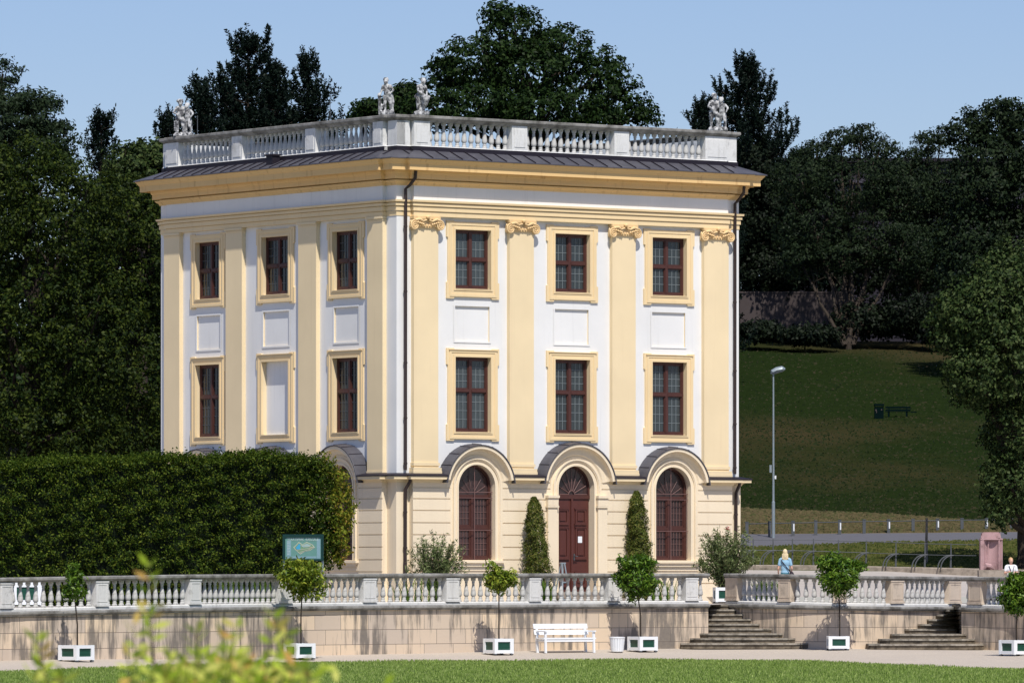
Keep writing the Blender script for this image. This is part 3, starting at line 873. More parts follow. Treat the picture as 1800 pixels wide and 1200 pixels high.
for p_ in paths:
    mb = MB(); loop_sweep(mb, p_, cor_prof, closed=False); sc_ = mb.obj('string_cornice', M['cream'], pav)
    mb = MB(); loop_sweep(mb, p_, [(-.28,5.68),(-.20,5.665),(.262,5.575),(.275,5.57),(.275,5.532),(.255,5.528),(-.28,5.5)], closed=False); mb.obj('lead_flashing', M['dlead'], sc_)

def arched_window(T, c, rh, door=False):
    """moulded surround, hood, frame, glass"""
    zb = 1.95 if door else 2.95
    mb = MB()
    # flat outer architrave
    R1 = 1.0
    slab(mb, arch_pts(c, R1, ZB-.05 if door else 2.62), arch_pts(c, RO, zb if not door else ZB-.05), DP-.03, DP+.004, T)
    # mouldings round the opening
    for r0, r1, d in ((RO+.0, RO+.055, .03), (RO+.14, RO+.17, .045), (RO+.17, RO+.215, .065)):
        slab(mb, arch_pts(c, r1, (2.75 if not door else 1.9)), arch_pts(c, r0, (2.9 if not door else 1.91)), DP, DP+d, T)
    if not door:
        mb.box((c-1.02,DP-.05,2.86),(c+1.02,DP+.12,2.93), T=T); mb.box((c-.98,DP-.05,2.80),(c+.98,DP+.07,2.86), T=T)
    else:
        for sg in (-1, 1):
            x0 = c+sg*.80; xa, xb = min(x0, x0+sg*.36), max(x0, x0+sg*.36)
            mb.box((xa,DP,2.15),(xb,DP+.10,4.62), T=T)
            mb.box((xa-.04,DP,4.90),(xb+.04,DP+.17,4.98), T=T); mb.box((xa-.02,DP,4.66),(xb+.02,DP+.13,4.90), T=T)
            mb.box((xa-.04,DP,4.60),(xb+.04,DP+.14,4.655), T=T)
            mb.box((xa-.05,DP,1.75),(xb+.05,DP+.16,2.02), T=T); mb.box((xa-.03,DP,2.02),(xb+.03,DP+.13,2.14), T=T)
    # tympanum and cornice ring carried over the arch
    a0 = math.asin((5.44-ZC)/rh)
    arch_sweep(mb, T, c, [(.98,DP-.03),(1.06,DP+.03),(rh-.17,DP+.04),(rh-.14,DP+.06),(rh-.11,DP+.10),(rh-.10,DP+.22),(rh-.09,DP+.25),(rh,DP+.25),(rh,DP-.02)], a0)
    nm = 'door_surround' if door else 'arched_window'
    w_ = mb.obj(nm, M['base'], pav)
    hd = MB()
    arch_sweep(hd, T, c, [(rh-.0,DP+.275),(rh+.035,DP+.28),(rh+.04,DP+.26),(rh+.075,-.01)], a0*.55)
    h_ = hd.obj('lead_hood', M['lead'], w_, smooth=False)
    sm = MB()
    for k in range(9):
        q = math.pi*(.06+.88*k/8); r_ = rh+.04
        u = Vector((math.cos(q), math.sin(q)))
        sm.tube([T(c+u.x*r_, DP+.26, ZC+u.y*r_), T(c+u.x*(r_+.035), 0.0, ZC+u.y*(r_+.035))], .016, 4)
    sm.obj('seams', M['dlead'], h_)
    di = DP-.30
    if not door:
        fr_ = MB()
        slab(fr_, arch_pts(c, RO, 2.95), arch_pts(c, RO-.08, 3.04), di, di+.08, T)
        z_t = [3.95, 4.93]
        for z in z_t: fr_.box((c-RO+.075,di,z-.045),(c+RO-.075,di+.07,z+.045), T=T)
        fr_.box((c-.05,di,3.03),(c+.05,di+.075,z_t[0]-.045), T=T); fr_.box((c-.05,di,z_t[0]+.045),(c+.05,di+.075,z_t[1]-.045), T=T)
        for z0, z1 in ((3.04, z_t[0]-.045), (z_t[0]+.045, z_t[1]-.045)):
            for u0, u1 in ((c-RO+.08, c-.05), (c+.05, c+RO-.08)):
                fr_.box((u0,di,z0),(u0+.05,di+.05,z1), T=T); fr_.box((u1-.05,di,z0),(u1,di+.05,z1), T=T)
                fr_.box((u0+.05,di,z0),(u1-.05,di+.05,z0+.05), T=T); fr_.box((u0+.05,di,z1-.05),(u1-.05,di+.05,z1), T=T)
        fr_.obj('frame', M['wooddk'], w_)
        g = MB(); p_ = arch_pts(c, RO-.01, 2.97)
        tri = tessellate_polygon([[Vector((a,b,0)) for a,b in p_]])
        g.add([T(a, di+.02, b) for a, b in p_], [tuple(t) for t in tri]); g.obj('glass', M['glass2'], w_)
        wr = MB(); dw = DP-.12; t = .009
        wr.box((c-t,dw,2.97),(c+t,dw+.015,ZC+RO-.02), T=T)
        for z in (4.88, 5.06, 3.88): 
            h = math.sqrt(max(.01, RO*RO-max(0, z-ZC)**2))-.01
            wr.box((c-h,dw,z-t),(c+h,dw+.012,z+t), T=T)
        wr.tube([T(c+(RO-.05)*math.cos(q_*math.pi/16), dw, ZC+(RO-.05)*math.sin(q_*math.pi/16)) for q_ in range(17)], .009, 4)
        for sg in (-1, 1): wr.box((c+sg*(RO-.05)-t,dw,3.0),(c+sg*(RO-.05)+t,dw+.012,ZC), T=T)
        for k in range(1, 7):
            q = math.pi*k/7; wr.tube([T(c+.18*math.cos(q), di+.06, 4.98+.18*math.sin(q)), T(c+.55*math.cos(q), di+.06, 4.98+.62*math.sin(q))], .008, 4)
        for k in range(1, 4):
            for x0, x1 in ((c-RO+.13, c-.10), (c+.10, c+RO-.13)):
                x = x0+(x1-x0)*k/4; 
                for z0, z1 in ((3.09,3.86),(4.04,4.84)): wr.box((x-.006,di+.03,z0),(x+.006,di+.04,z1), T=T)
                for z0, z1 in ((3.09,3.86),(4.04,4.84)):
                    z = z0+(z1-z0)*k/4; wr.box((x0,di+.03,z-.006),(x1,di+.041,z+.006), T=T)
        wr.obj('guard_wires', M['wire'], w_)
    else:
        dr = MB(); zt = 4.88
        for sg in (-1, 1):
            x0, x1 = (c-RO+.02, c-.015) if sg < 0 else (c+.015, c+RO-.02)
            dr.box((x0,di,1.97),(x1,di+.05,zt), T=T)
            xa, xb = x0+.13, x1-.13
            for z0, z1 in ((2.15,2.55),(2.72,2.95),(2.72,2.95),(3.02,3.98),(4.10,4.55)):
                if (z0, z1) == (2.72, 2.95): continue
                slab(dr, rect(xa, xb, z0, z1), rect(xa+.05, xb-.05, z0+.05, z1-.05), di+.05, di+.085, T)
                dr.box((xa+.09,di+.05,z0+.09),(xb-.09,di+.075,z1-.09), T=T)
                dr.box((xa-.03,di+.05,z0-.045),(xb+.03,di+.10,z0), T=T)
                dr.box((xa-.03,di+.05,z1),(xb+.03,di+.10,z1+.035), T=T)
        dr.box((c-.035,di+.05,1.97),(c+.035,di+.10,zt), T=T)
        d_ = dr.obj('door', M['wood'], w_)
        hn = MB(); hn.box((c+.045,di+.10,2.95),(c+.085,di+.125,3.15), T=T); hn.tube([T(c+.065,di+.12,3.08),T(c+.065,di+.18,3.08),T(c+.16,di+.18,3.07)], .014, 6)
        hn.obj('handle', M['iron'], d_)
        nt_ = MB(); nt_.box((c+.24,di+.076,3.50),(c+.40,di+.082,3.70), T=T); nt_.obj('notice', M['paintw'], d_)
        fl = MB(); p_ = arch_pts(c, RO-.01, zt+.1, zc=ZC)
        tri = tessellate_polygon([[Vector((a,b,0)) for a,b in p_]])
        fl.add([T(a, di+.03, b) for a, b in p_], [tuple(t) for t in tri]); f_ = fl.obj('fanlight', M['glass2'], w_)
        ff = MB(); ff.box((c-RO,di,zt),(c+RO,di+.09,zt+.12), T=T)
        slab(ff, arch_pts(c, RO, zt+.12), arch_pts(c, RO-.06, zt+.13), di, di+.08, T); ff.obj('frame', M['wooddk'], w_)
        rb = MB()
        for k in range(0, 9):
            q = math.pi*k/8; rb.tube([T(c+.1*math.cos(q), di+.07, zt+.14+.1*math.sin(q)), T(c+.60*math.cos(q), di+.07, zt+.14+(.60+.30*math.sin(q))*math.sin(q))], .011, 4)
        rb.tube([T(c+.12*math.cos(k*math.pi/10), di+.07, zt+.14+.12*math.sin(k*math.pi/10)) for k in range(11)], .012, 4)
        rb.obj('glazing_bars', M['wire'], w_)
for i, c in enumerate(cR): arched_window(TR, c, RH[i], i == 1)
for i, c in enumerate(cL): arched_window(TL, c, 1.28)
# doorstep
mb = MB(); c = cR[1]
mb.box((c-1.3,DP+.02,ZB-.05),(c+1.3,DP+.9,ZB+.18), T=TR); mb.box((c-1.1,DP+.02,ZB+.182),(c+1.1,DP+.55,ZB+.36), T=TR)
mb.box((c-RO,DP-.3,1.75),(c+RO,DP+.019,1.96), T=TR)
mb.obj('doorstep', M['kerbst'], pav)
# downpipes
for s_up, lo in ((sR(713,.1), None), (sR(1292,.1), None)):
    mb = MB(); near = s_up < 2
    dx = .16 if near else .12
    mb.tube([TR(s_up+dx, .58 if 0 else .42, 14.93), TR(s_up+dx, .40, 14.72), TR(s_up+dx*.6, .20, 14.50), TR(s_up, .10, 14.38), TR(s_up, .09, 5.72)], .052, 10)
    s2 = s_up + (-.03 if near else .02)
    mb.tube([TR(s_up+.02, .34, 5.50), TR(s_up+.05, .26, 5.36), TR(s2, .13, 5.12), TR(s2, .12, 2.9 if near else ZB)], .055, 10)
    if near: mb.tube([TR(s2, .12, 2.9), TR(s2, .12, ZB)], .062, 10)
    for z in (13.2, 11.2, 9.0, 7.3, 5.9): mb.tube([TR(s_up,.09,z), TR(s_up,.09,z+.05)], .066, 10)
    for z in (4.4, 3.3): mb.tube([TR(s2,.12,z), TR(s2,.12,z+.05)], .070, 10)
    mb.obj('downpipe', M['pipe'], pav, smooth=True)

# ------------------------------------------------------------------ terrace wall, balustrades, stairs
def wline(pts): return [a for a, _ in pts], [b for _, b in pts]
class Line:
    """a wall line in plan, addressed by photograph column; gives point, tangent, length"""
    def __init__(s, pts, a, b, n=60):
        xs, ds = wline(pts); s.px = [a + (b-a)*i/n for i in range(n+1)]
        # smooth the distances a little so the wall bends gently
        ds_ = [np.interp(p, xs, ds) for p in s.px]
        k = np.array([1,2,3,2,1])/9; pad = np.concatenate([[2*ds_[0]-ds_[2], 2*ds_[0]-ds_[1]], ds_, [2*ds_[-1]-ds_[-2], 2*ds_[-1]-ds_[-3]]])
        ds_ = np.convolve(pad, k, 'valid')
        s.p = [Vector((PX(p, d), d, 0)) for p, d in zip(s.px, ds_)]
        s.s = [0]
        for i in range(n): s.s.append(s.s[-1] + (s.p[i+1]-s.p[i]).length)
    def at(s, px):
        x = np.interp(px, s.px, [q.x for q in s.p]); y = np.interp(px, s.px, [q.y for q in s.p]); return Vector((float(x), float(y), 0))
    def tan(s, px): return (s.at(px+4 if px+4 < s.px[-1] else s.px[-1]) - s.at(max(px-4, s.px[0]))).normalized()
    def sweep(s, mb, prof, zf, a=None, b=None, uv=None, caps=True):
        """prof: (offset towards the viewer, z above zf)"""
        a = s.px[0] if a is None else a; b = s.px[-1] if b is None else b
        pxs = [a] + [p for p in s.px if a+.5 < p < b-.5] + [b]
        o = len(mb.v); k = len(prof); acc = 0; prev = None; us = []
        for p in pxs:
            q = s.at(p); t = s.tan(p); nrm = Vector((t.y, -t.x, 0))
            if prev is not None: acc += (q-prev).length
            prev = q; us.append(acc)
            z = zf(p)
            for d, h in prof:
                zz = h(p) if callable(h) else z+h
                v = q + nrm*d; mb.v.append((v.x, v.y, zz))
        for i in range(len(pxs)-1):
            for j in range(k-1):
                mb.f.append((o+i*k+j, o+(i+1)*k+j, o+(i+1)*k+j+1, o+i*k+j+1)); mb.m.append(0)
                if uv is not None: uv.append((us[i], us[i+1], mb.v[o+i*k+j][2], mb.v[o+i*k+j+1][2]))
        if caps:
            for e in (0, len(pxs)-1):
                mb.f.append(tuple(o+e*k+j for j in range(k))); mb.m.append(0)
                if uv is not None: uv.append(None)
LW = Line(WL, -260, 1245); LB = Line(BA, 1276, 1688, 40); LR_ = Line(WR, 1690, 2050, 30)
HB = .955     # wall-top stone to the top of the rail
def wall_piece(line, name, label, a=None, b=None, zf=ztop):
    t = thing(name, label, 'wall', tuple(line.at((line.px[0]+line.px[-1])/2)))
    base_ = Vector(t.location)
    mb = MB(); uv = []
    line.sweep(mb, [(-.35, lambda p: zfoot(p)-.4), (0.0, lambda p: zfoot(p)-.4), (0.0, lambda p: ztop(p)-HB-.10), (-.35, lambda p: ztop(p)-HB-.10)], zf, a, b, uv)
    mb.v = [tuple(Vector(v)-base_) for v in mb.v]
    me = bpy.data.meshes.new('masonry'); me.from_pydata(mb.v, [], mb.f); me.materials.append(M['ashlar'])
    ul = me.uv_layers.new(name='UVMap')
    for pi, pl in enumerate(me.polygons):
        q = uv[pi]
        for li, vi in zip(pl.loop_indices, range(4)):
            if q is None: ul.data[li].uv = (me.vertices[me.loops[li].vertex_index].co.y, me.vertices[me.loops[li].vertex_index].co.z); continue
            u = q[0] if vi in (0, 3) else q[1]
            ul.data[li].uv = (u, mb.v[pl.vertices[vi]][2]-.32+2)
    bm = bmesh.new(); bm.from_mesh(me); bmesh.ops.recalc_face_normals(bm, faces=bm.faces); bm.to_mesh(me); bm.free()
    o = bpy.data.objects.new('masonry', me); C.objects.link(o); o.parent = t
    mb = MB(); line.sweep(mb, [(-.40,-HB-.10),(.05,-HB-.10),(.06,-HB-.07),(.10,-HB-.045),(.11,-HB-.04),(.11,-HB+.01),(.09,-HB+.03),(-.40,-HB+.035)], ztop, a, b)
    mb.v = [tuple(Vector(v)-base_) for v in mb.v]
    mb.obj('coping', M['coping'], t)
    return t
wall_piece(LW, 'retaining_wall', 'long streaked sandstone retaining wall running left of the two stairs')
wall_piece(LB, 'retaining_wall', 'curved sandstone wall bulging forward between the two stairs')
wall_piece(LR_, 'retaining_wall', 'streaked sandstone retaining wall at the right edge beside the right stair')

bal_mesh = None
M['warmst'] = marble('warm_sandstone', (.64,.53,.42), (.30,.25,.20), .52, .75, 3)
def balustrade(line, label, piers, group=None, extra=()):
    t = thing('terrace_balustrade', label, 'balustrade', tuple(line.at((line.px[0]+line.px[-1])/2)))
    t['group'] = 'stone balustrades along the terrace'
    base_ = Vector(t.location); global bal_mesh
    def fin(mb, nm, mt, sm=False):
        mb.v = [tuple(Vector(v)-base_) for v in mb.v]; return mb.obj(nm, mt, t, smooth=sm)
    mb = MB(); line.sweep(mb, [(-.30,-HB+.036),(.02,-HB+.036),(.02,-HB+.10),(-.02,-HB+.125),(-.26,-HB+.13)], ztop); fin(mb, 'plinth', M['stone'])
    mb = MB(); line.sweep(mb, [(-.30,-.135),(.02,-.135),(.04,-.10),(.075,-.085),(.085,-.075),(.085,-.02),(.065,0),(-.34,.005),(-.36,-.02),(-.36,-.08)], ztop); fin(mb, 'rail', M['coping'])
    h = .955-.13-.135
    for pa, pb in piers:
        pm = (pa+pb)/2; q = line.at(pm); tn = line.tan(pm); nn = Vector((tn.y, -tn.x, 0))
        wd = (line.at(pb)-line.at(pa)).length/2; z0 = ztop(pm)-HB+.125; z1 = ztop(pm)-.13
        T = lambda x, y, z: tuple(q + tn*x + nn*y + Vector((0,0,z)) - base_)
        m_ = MB(); m_.box((-wd,-.28,z0),(wd,.035,z1), T=T); m_.box((-wd-.02,-.29,z0),(wd+.02,.055,z0+.07), T=T)
        m_.box((-wd-.015,-.29,z1-.045),(wd+.015,.05,z1), T=T)
        slab(m_, rect(-wd+.05, wd-.05, z0+.12, z1-.09), rect(-wd+.075, wd-.075, z0+.145, z1-.115), .035, .045, lambda a, b, c: T(a, b, c))
        m_.obj('pier', M['stone' if line is LW else 'warmst'], t)
    if bal_mesh is None:
        m_ = MB(); m_.lathe(bal_profile(1.0, .080), 14); b_o = m_.obj('baluster', M['balus'], t, smooth=True); bal_mesh = b_o.data
        bpy.data.objects.remove(b_o)
    ps = sorted(piers)
    spans = [(ps[i][1], ps[i+1][0]) for i in range(len(ps)-1)] + list(extra)
    for a, b in spans:
        Lm = (line.at(b)-line.at(a)).length; n = max(1, round(Lm/.275))
        # equal steps along the wall
        for i in range(n):
            u = (i+.5)/n; px = a+(b-a)*u
            q = line.at(px); nn = line.tan(px); nn = Vector((nn.y, -nn.x, 0))
            o = bpy.data.objects.new('baluster', bal_mesh); C.objects.link(o); o.parent = t
            hb = ztop(px)-.135-(ztop(px)-HB+.13)
            o.location = q - nn*.13 + Vector((0,0,ztop(px)-HB+.128)) - base_; o.scale = (1, 1, hb+.004)
            o.rotation_euler = (0, 0, random.uniform(0, .4))
    return t
pl_ = [(-154,-130),(-2,22),(167,190),(332,353),(491,513),(637,661),(783,807),(929,950),(1068,1089),(1204,1227)]
pl_ = [(a+.8, b-.8) for a, b in pl_]
balustrade(LW, 'long stone balustrade topping the retaining wall left of the stairs', pl_, extra=[(1227,1243)])
balustrade(LB, 'curved stone balustrade on the bulging wall between the two stairs', [(1276.5,1297),(1369,1390),(1465,1487),(1565,1587),(1667,1688)])
balustrade(LR_, 'stone balustrade at the right edge right of the right stair', [(1703,1727),(1790,1816),(1890,1918),(1990,2020)], extra=[(1691,1703)])

def stair(label, lefts, rights, Ds, zs, flare_left, name='garden_stair'):
    n = len(lefts); t = thing(name, label, 'stairs', (PX((lefts[-1]+rights[-1])/2, Ds[-1]), Ds[-1], .29))
    base_ = Vector(t.location)
    for i in range(n):
        d = Ds[i]; xa, xb = PX(lefts[i], d), PX(rights[i], d)
        z1 = zs[i]; z0 = zs[i+1]-.02 if i < n-1 else z1-.165
        z0 = z1-.150
        # plan with rounded ends, bowed front
        pts = []
        rl = .28 if (flare_left and lefts[i] < 1240) or (not flare_left) else .04
        rr = .28 if (not flare_left and rights[i] > 1692) or flare_left else .04
        ny = 10
        for k in range(ny+1):
            u = k/ny; x = xa+(xb-xa)*u
            edge = 0
            if x-xa < rl: edge = rl-math.sqrt(max(0, rl*rl-(rl-(x-xa))**2))
            if xb-x < rr: edge = max(edge, rr-math.sqrt(max(0, rr*rr-(rr-(xb-x))**2)))
            pts.append((x, d + edge - .10*math.sin(math.pi*u)))
        yb = 192.4 if not (xa < PX(1243, 188) and flare_left) else 192.4
        back = [(xb, yb), (xa, yb)]
        if flare_left and lefts[i] < 1243:
            back = [(xb, yb), (PX(1246, 189), yb), (PX(1246, 189), 188.9), (xa, 188.9)]
        if not flare_left and rights[i] > 1691:
            back = [(xb, 188.4), (PX(1689, 188), 188.4), (PX(1689, 188), yb), (xa, yb)]
        poly_ = pts + back
        m_ = MB()
        inn = [(x, y) for x, y in poly_]
        m_.prism([(x-base_.x, y-base_.y) for x, y in poly_], z1-.05-base_.z, z1-base_.z, 1)
        sh_ = [(x, y+.035) for x, y in pts] + back
        m_.prism([(x-base_.x, y-base_.y) for x, y in sh_], z0-.02-base_.z, z1-.0551-base_.z)
        m_.obj('step', [M['step'], M['nosing']], t)
    return t
zz = [1.575 - i*(1.575-.29-.135)/8 for i in range(9)]
stair('dark curved stone stair left of the bulging wall', [1243,1243,1243,1243,1243,1242,1230,1214,1197], [1290,1301,1314,1328,1343,1363,1382,1402,1421], [190.9,190.5,190.1,189.7,189.3,188.8,188.35,187.9,187.5], zz, True)
stair('dark curved stone stair right of the bulging wall', [1672,1659,1643,1626,1610,1588,1569,1548,1528], [1693,1693,1693,1693,1693,1693,1700,1715,1731], [190.7,190.3,189.9,189.5,189.1,188.6,187.2,186.6,185.9], [z-.01 for z in zz], False)

# ------------------------------------------------------------------ planters with clipped trees
def pathz(px, D):
    de = interp(px, [a for a,_ in LE], [b for _,b in LE])
    allw = [(a,b) for a,b in WL] + [(1421,188.6),(1540,188.6)] + WR
    dw = interp(px, [a for a,_ in allw], [b for _,b in allw]) + 5.5
    return interp((D-de)/(dw-de), [0,.02,.6,1], [.006,.02,zfoot(px),zfoot(px)+.01])
def planter(label, px, D, z, w_, h, rz):
    t = thing('planter_box', label, 'planter', (PX(px, D), D, z), rz, 'white wooden planter boxes'); hw = w_/2
    m_ = MB()
    for sx in (-1, 1):
        for sy in (-1, 1):
            m_.box((sx*hw-.0 if sx < 0 else hw-.07, sy*hw if sy < 0 else hw-.07, .04), (-hw+.07 if sx < 0 else hw, -hw+.07 if sy < 0 else hw, h))
    for z0, z1 in ((.05,  .05+h*.20),(h*.80,h-.003)):
        for (a, b) in (((-hw+.07,-hw+.004),(hw-.07,-hw+.05)),((-hw+.07,hw-.05),(hw-.07,hw-.004)),((-hw+.004,-hw+.07),(-hw+.05,hw-.07)),((hw-.05,-hw+.07),(hw-.004,hw-.07))):
            m_.box((a[0],a[1],z0),(b[0],b[1],z1))
    e = w_*.07
    for sgn in (-1, 1):
        for c0 in (-hw+.07, hw-.07-e):
            a0, a1 = sorted((sgn*(hw-.004), sgn*(hw-.05)))
            m_.box((c0,a0,  .05+h*.20),(c0+e,a1,h*.80)); m_.box((a0,c0,  .05+h*.20),(a1,c0+e,h*.80))
    m_.obj('frame', M['paintw'], t)
    zz0, zz1, g = .05+h*.20, h*.80, hw-.035
    for rot in range(4):
        p_ = MB(); T = lambda x, y, z, r=rot: (x*math.cos(r*math.pi/2)-y*math.sin(r*math.pi/2), x*math.sin(r*math.pi/2)+y*math.cos(r*math.pi/2), z)
        n = 3; a0 = -hw+.07+e; wd = (2*(hw-.07-e))/n
        p_.box((a0,-g,zz0),(-a0,-g+.02,zz1), T=T)
        for k in range(n+1): 
            z_ = zz0+(zz1-zz0)*k/n; p_.box((a0,-g-.006,z_-.006),(-a0,-g-.001,z_+.006), T=T)
        p_.obj('panel', M['green'], t)
    s_ = MB(); s_.box((-hw+.06,-hw+.06,h-.10),(hw-.06,hw-.06,h-.05)); s_.obj('soil', M['bark'], t)
    f_ = MB()
    for sx in (-1, 1):
        for sy in (-1, 1): f_.box((sx*(hw-.05)-.04, sy*(hw-.05)-.04, 0), (sx*(hw-.05)+.04, sy*(hw-.05)+.04, .04))
    f_.obj('feet', M['iron'], t)
    return t
def potted(label, px, D, z0, pxt, blobs, mat, ncl, cr, Lf, Wf, shell=.35, lean=0):
    """small round-headed tree rising from z0"""
    X = PX(px, D); t = thing('bay_tree', label, 'tree', (X, D, z0), 0, 'small round-headed trees in white planters')
    m_ = MB(); top = Vector(blobs[0][0]) - Vector((X, D, z0))
    m_.tube([(0,0,-.05),(lean*.5,0,top.z*.4),(top.x*.8,top.y*.8,top.z*.8),(top.x,top.y,top.z)], [.024,.02,.018,.01], 7)
    for c, r in blobs:
        for _ in range(7):
            q = Vector(ell_pts(1, .6)[0]); e = Vector(c)-Vector((X,D,z0)) + Vector((q.x*r[0], q.y*r[1], q.z*r[2]))*.8
            m_.tube([top*.86, top*.86+(e-top*.86)*.5+Vector((0,0,.03)), e], [.011,.008,.004], 5)
    m_.obj('trunk', M['bark'], t, smooth=True)
    ex = []
    for c, r in blobs:
        for _ in range(7):
            q = ell_pts(1, .85)[0]; ex.append((tuple(np.array(c)+q*np.array(r)*.92), tuple(np.array(r)*random.uniform(.22,.42))))
    p, o = crown_pts([(c, tuple(np.array(r)*.88)) for c, r in blobs] + ex, ncl, 7, cr, shell, .8)
    quads_obj('crown', leaves(p - np.array([X, D, z0]), Lf, Wf, .35, o*1.0, .7), mat, t)
    return t
def wd(px): return interp(px, [a for a,_ in WL+BA+WR], [b for _,b in WL+BA+WR])
PB = [('white planter box with green panels, leftmost on the gravel path', 134, 168.2, .70, .45, 50),
      ('white planter box with green panels on the gravel under the map board', 526.5, 176.2, .66, .46, 36),
      ('white planter box with green panels just left of the white bench', 876, 182.0, .66, .48, 32),
      ('white planter box with green panels right of the white waste bin', 1129.5, 185.6, .66, .46, 34),
      ('square-on white planter box with green panels between the two stairs', 1473, 185.9, .63, .42, 3),
      ('white planter box with green panels at the right edge of the path', 1786, 176.5, .70, .45, 34)]
TB = [('slim sparse tree in the leftmost planter on the path', 136, [(131,1034,19,32),(128,1004,11,16)], 'lf_citrus', 42, .10),
      ('wide yellow-green tree in the planter under the map board', 529, [(532,1008,44,22),(520,1022,30,26),(552,1030,24,24),(530,994,32,10)], 'lf_citrus2', 170, .12),
      ('small round tree in the planter left of the bench', 877, [(877,1018,25,28)], 'lf_citrus2', 85, .10),
      ('full dark green tree in the planter beside the waste bin', 1126, [(1119,1018,35,40),(1100,990,18,12),(1128,990,22,14)], 'lf_citrus', 210, .11),
      ('large round bushy tree in the planter between the stairs', 1476, [(1474,1016,43,40),(1466,990,26,15),(1508,992,16,9)], 'lf_citrus', 240, .11),
      ('round yellow-green tree in the planter at the right edge', 1787, [(1790,1040,40,32),(1795,1022,28,20)], 'lf_citrus', 210, .11)]
for (lb, px, D, w_, h, rz), (tl, tx, bl, mt, ncl, cr) in zip(PB, TB):
    z = pathz(px, D); planter(lb, px, D, z, w_, h, R(rz))
    potted(tl, tx, D, z+h-.1, None, [Bl(a, b, c, d, D) for a, b, c, d in bl], M[mt], int(ncl*2.2), cr*1.25, .165, .058)
planter('white planter box standing up on the terrace behind the left balustrade', 48, 173.5, 1.60, .84, .68, R(4))
planter('white planter box at the head of the left stair holding the oleander', 1268, 194.5, 1.60, .46, .50, R(10))

# ------------------------------------------------------------------ oleanders, yew columns, strap leaves
def shrub(name, label, px, D, z, stems, mat, Lf, Wf, group=None, spread=.5, H=1.5, per=26, fl=None, cat='shrub'):
    X = PX(px, D); t = thing(name, label, cat, (X, D, z), 0, group)
    m_ = MB(); P_ = []
    tips = []
    for i in range(stems):
        a = random.uniform(0, 6.283); r = spread*random.uniform(.15, 1)**.6
        h = H*random.uniform(.55, 1.05)*(1-.25*(r/spread)**2)
        tip = Vector((math.cos(a)*r, math.sin(a)*r*.7, h)); mid = tip*.5 + Vector((-tip.x*.15, -tip.y*.15, h*.06))
        m_.tube([(tip.x*.08, tip.y*.08, 0), mid, tip], [.014,.010,.004], 5); tips.append(tip)
        for k in range(per):
            u = 1-random.random()**1.6*.75
            c = (mid*2*u if u < .5 else mid.lerp(tip, (u-.5)*2)); P_.append(c + Vector((random.gauss(0,.05), random.gauss(0,.05), random.gauss(0,.05))))
    m_.obj('stems', M['bark'], t, smooth=True)
    P_ = np.array([tuple(v) for v in P_]); quads_obj('foliage', leaves(P_, Lf, Wf, .2, None, -.6), mat, t)
    if fl:
        Q = []
        for k in range(fl[1]):
            tp = random.choice(tips) if fl[0] is None else Vector(fl[0])
            for _ in range(14): Q.append(tuple(tp + Vector((random.gauss(0,.05), random.gauss(0,.05), random.gauss(0,.035)))))
        quads_obj('flowers', leaves(np.array(Q), .06, .05, .5), M['pinkfl'], t)
    return t
shrub('oleander_bush', 'loose oleander bush before the left arched window', 768, 189.5, 1.6, 95, M['lf_olea'], .15, .034, 'oleander bushes by the pavilion', 1.0, 2.15, 48)
shrub('oleander_bush', 'oleander bush with a pink flower at the head of the left stair', 1276, 194.6, 1.75, 130, M['lf_olea'], .15, .034, 'oleander bushes by the pavilion', 1.0, 2.25, 52, fl=((.05,-.3,2.2),1))
def yew(label, px, D, topy, w0):
    X = PX(px, D); z = 1.58; H = ZY(topy, D)-z
    t = thing('yew_column', label, 'tree', (X, D, z), 0, 'clipped yew columns beside the door')
    m_ = MB(); m_.tube([(0,0,0),(0,0,H*.9)], [.06,.015], 7); m_.obj('trunk', M['bark'], t, smooth=True)
    n = 15000; u = rng.uniform(0, 1, n)**1.1; a = rng.uniform(0, 6.283, n)
    r = w0*(1-.58*u**1.1)*(1-np.clip((u-.90)/.10, 0, 1)*.75)*(1+.15*np.sin(a*3+u*9)+.13*np.sin(u*27+a*2)+.10*np.sin(u*61-a*3))*rng.uniform(.55, 1.04, n)**.5*(1+.15*rng.normal(size=n))
    p = np.stack([np.cos(a)*r + .06*np.sin(u*5), np.sin(a)*r, u*H], axis=1); o = np.stack([np.cos(a), np.sin(a), np.full(n, .4)], axis=1)
    quads_obj('foliage', leaves(p, .085, .028, .2, o*1.3), M['lf_yew'], t)
yew('clipped yew column left of the dark red door', 942, 193.4, 873, .45)
yew('clipped yew column right of the dark red door', 1122, 196.0, 863, .47)
def straps(label, px, D, z, w_, H, n=150, rz=0):
    t = thing('strap_leaf_plant', label, 'plant', (PX(px, D), D, z), rz, 'strap-leaved plants along the balustrade')
    m_ = MB()
    for i in range(n):
        x = random.uniform(-w_, w_); y = random.uniform(-.25, .25); a = random.uniform(0, 6.283); l = H*random.uniform(.7, 1.15); bnd = random.uniform(.2, .6)
        c = Vector((x, y, 0)); d = Vector((math.cos(a), math.sin(a)*.6, 0)); sd_ = Vector((-d.y, d.x, 0)).normalized()*.022
        pts = [c + d*(l*bnd*u*u) + Vector((0,0,l*(u-.28*u*u))) for u in (0,.4,.75,1)]
        for q in range(3):
            w0 = sd_*(1-.3*q); w1 = sd_*(1-.3*(q+1))
            m_.add([pts[q]-w0, pts[q]+w0, pts[q+1]+w1, pts[q+1]-w1], [(0,1,2,3)])
    m_.obj('leaves', M['lf_strap'], t, norm=False)
straps('low strap-leaved plant under the oleander behind the balustrade', 745, 185.5, 1.58, .95, 1.12)
straps('low strap-leaved plant at the foot of the left yew column', 945, 188.6, 1.58, .5, 1.08)
straps('strap-leaved plant between the woman and the oleander', 1350, 191.8, 1.58, .45, 1.22)
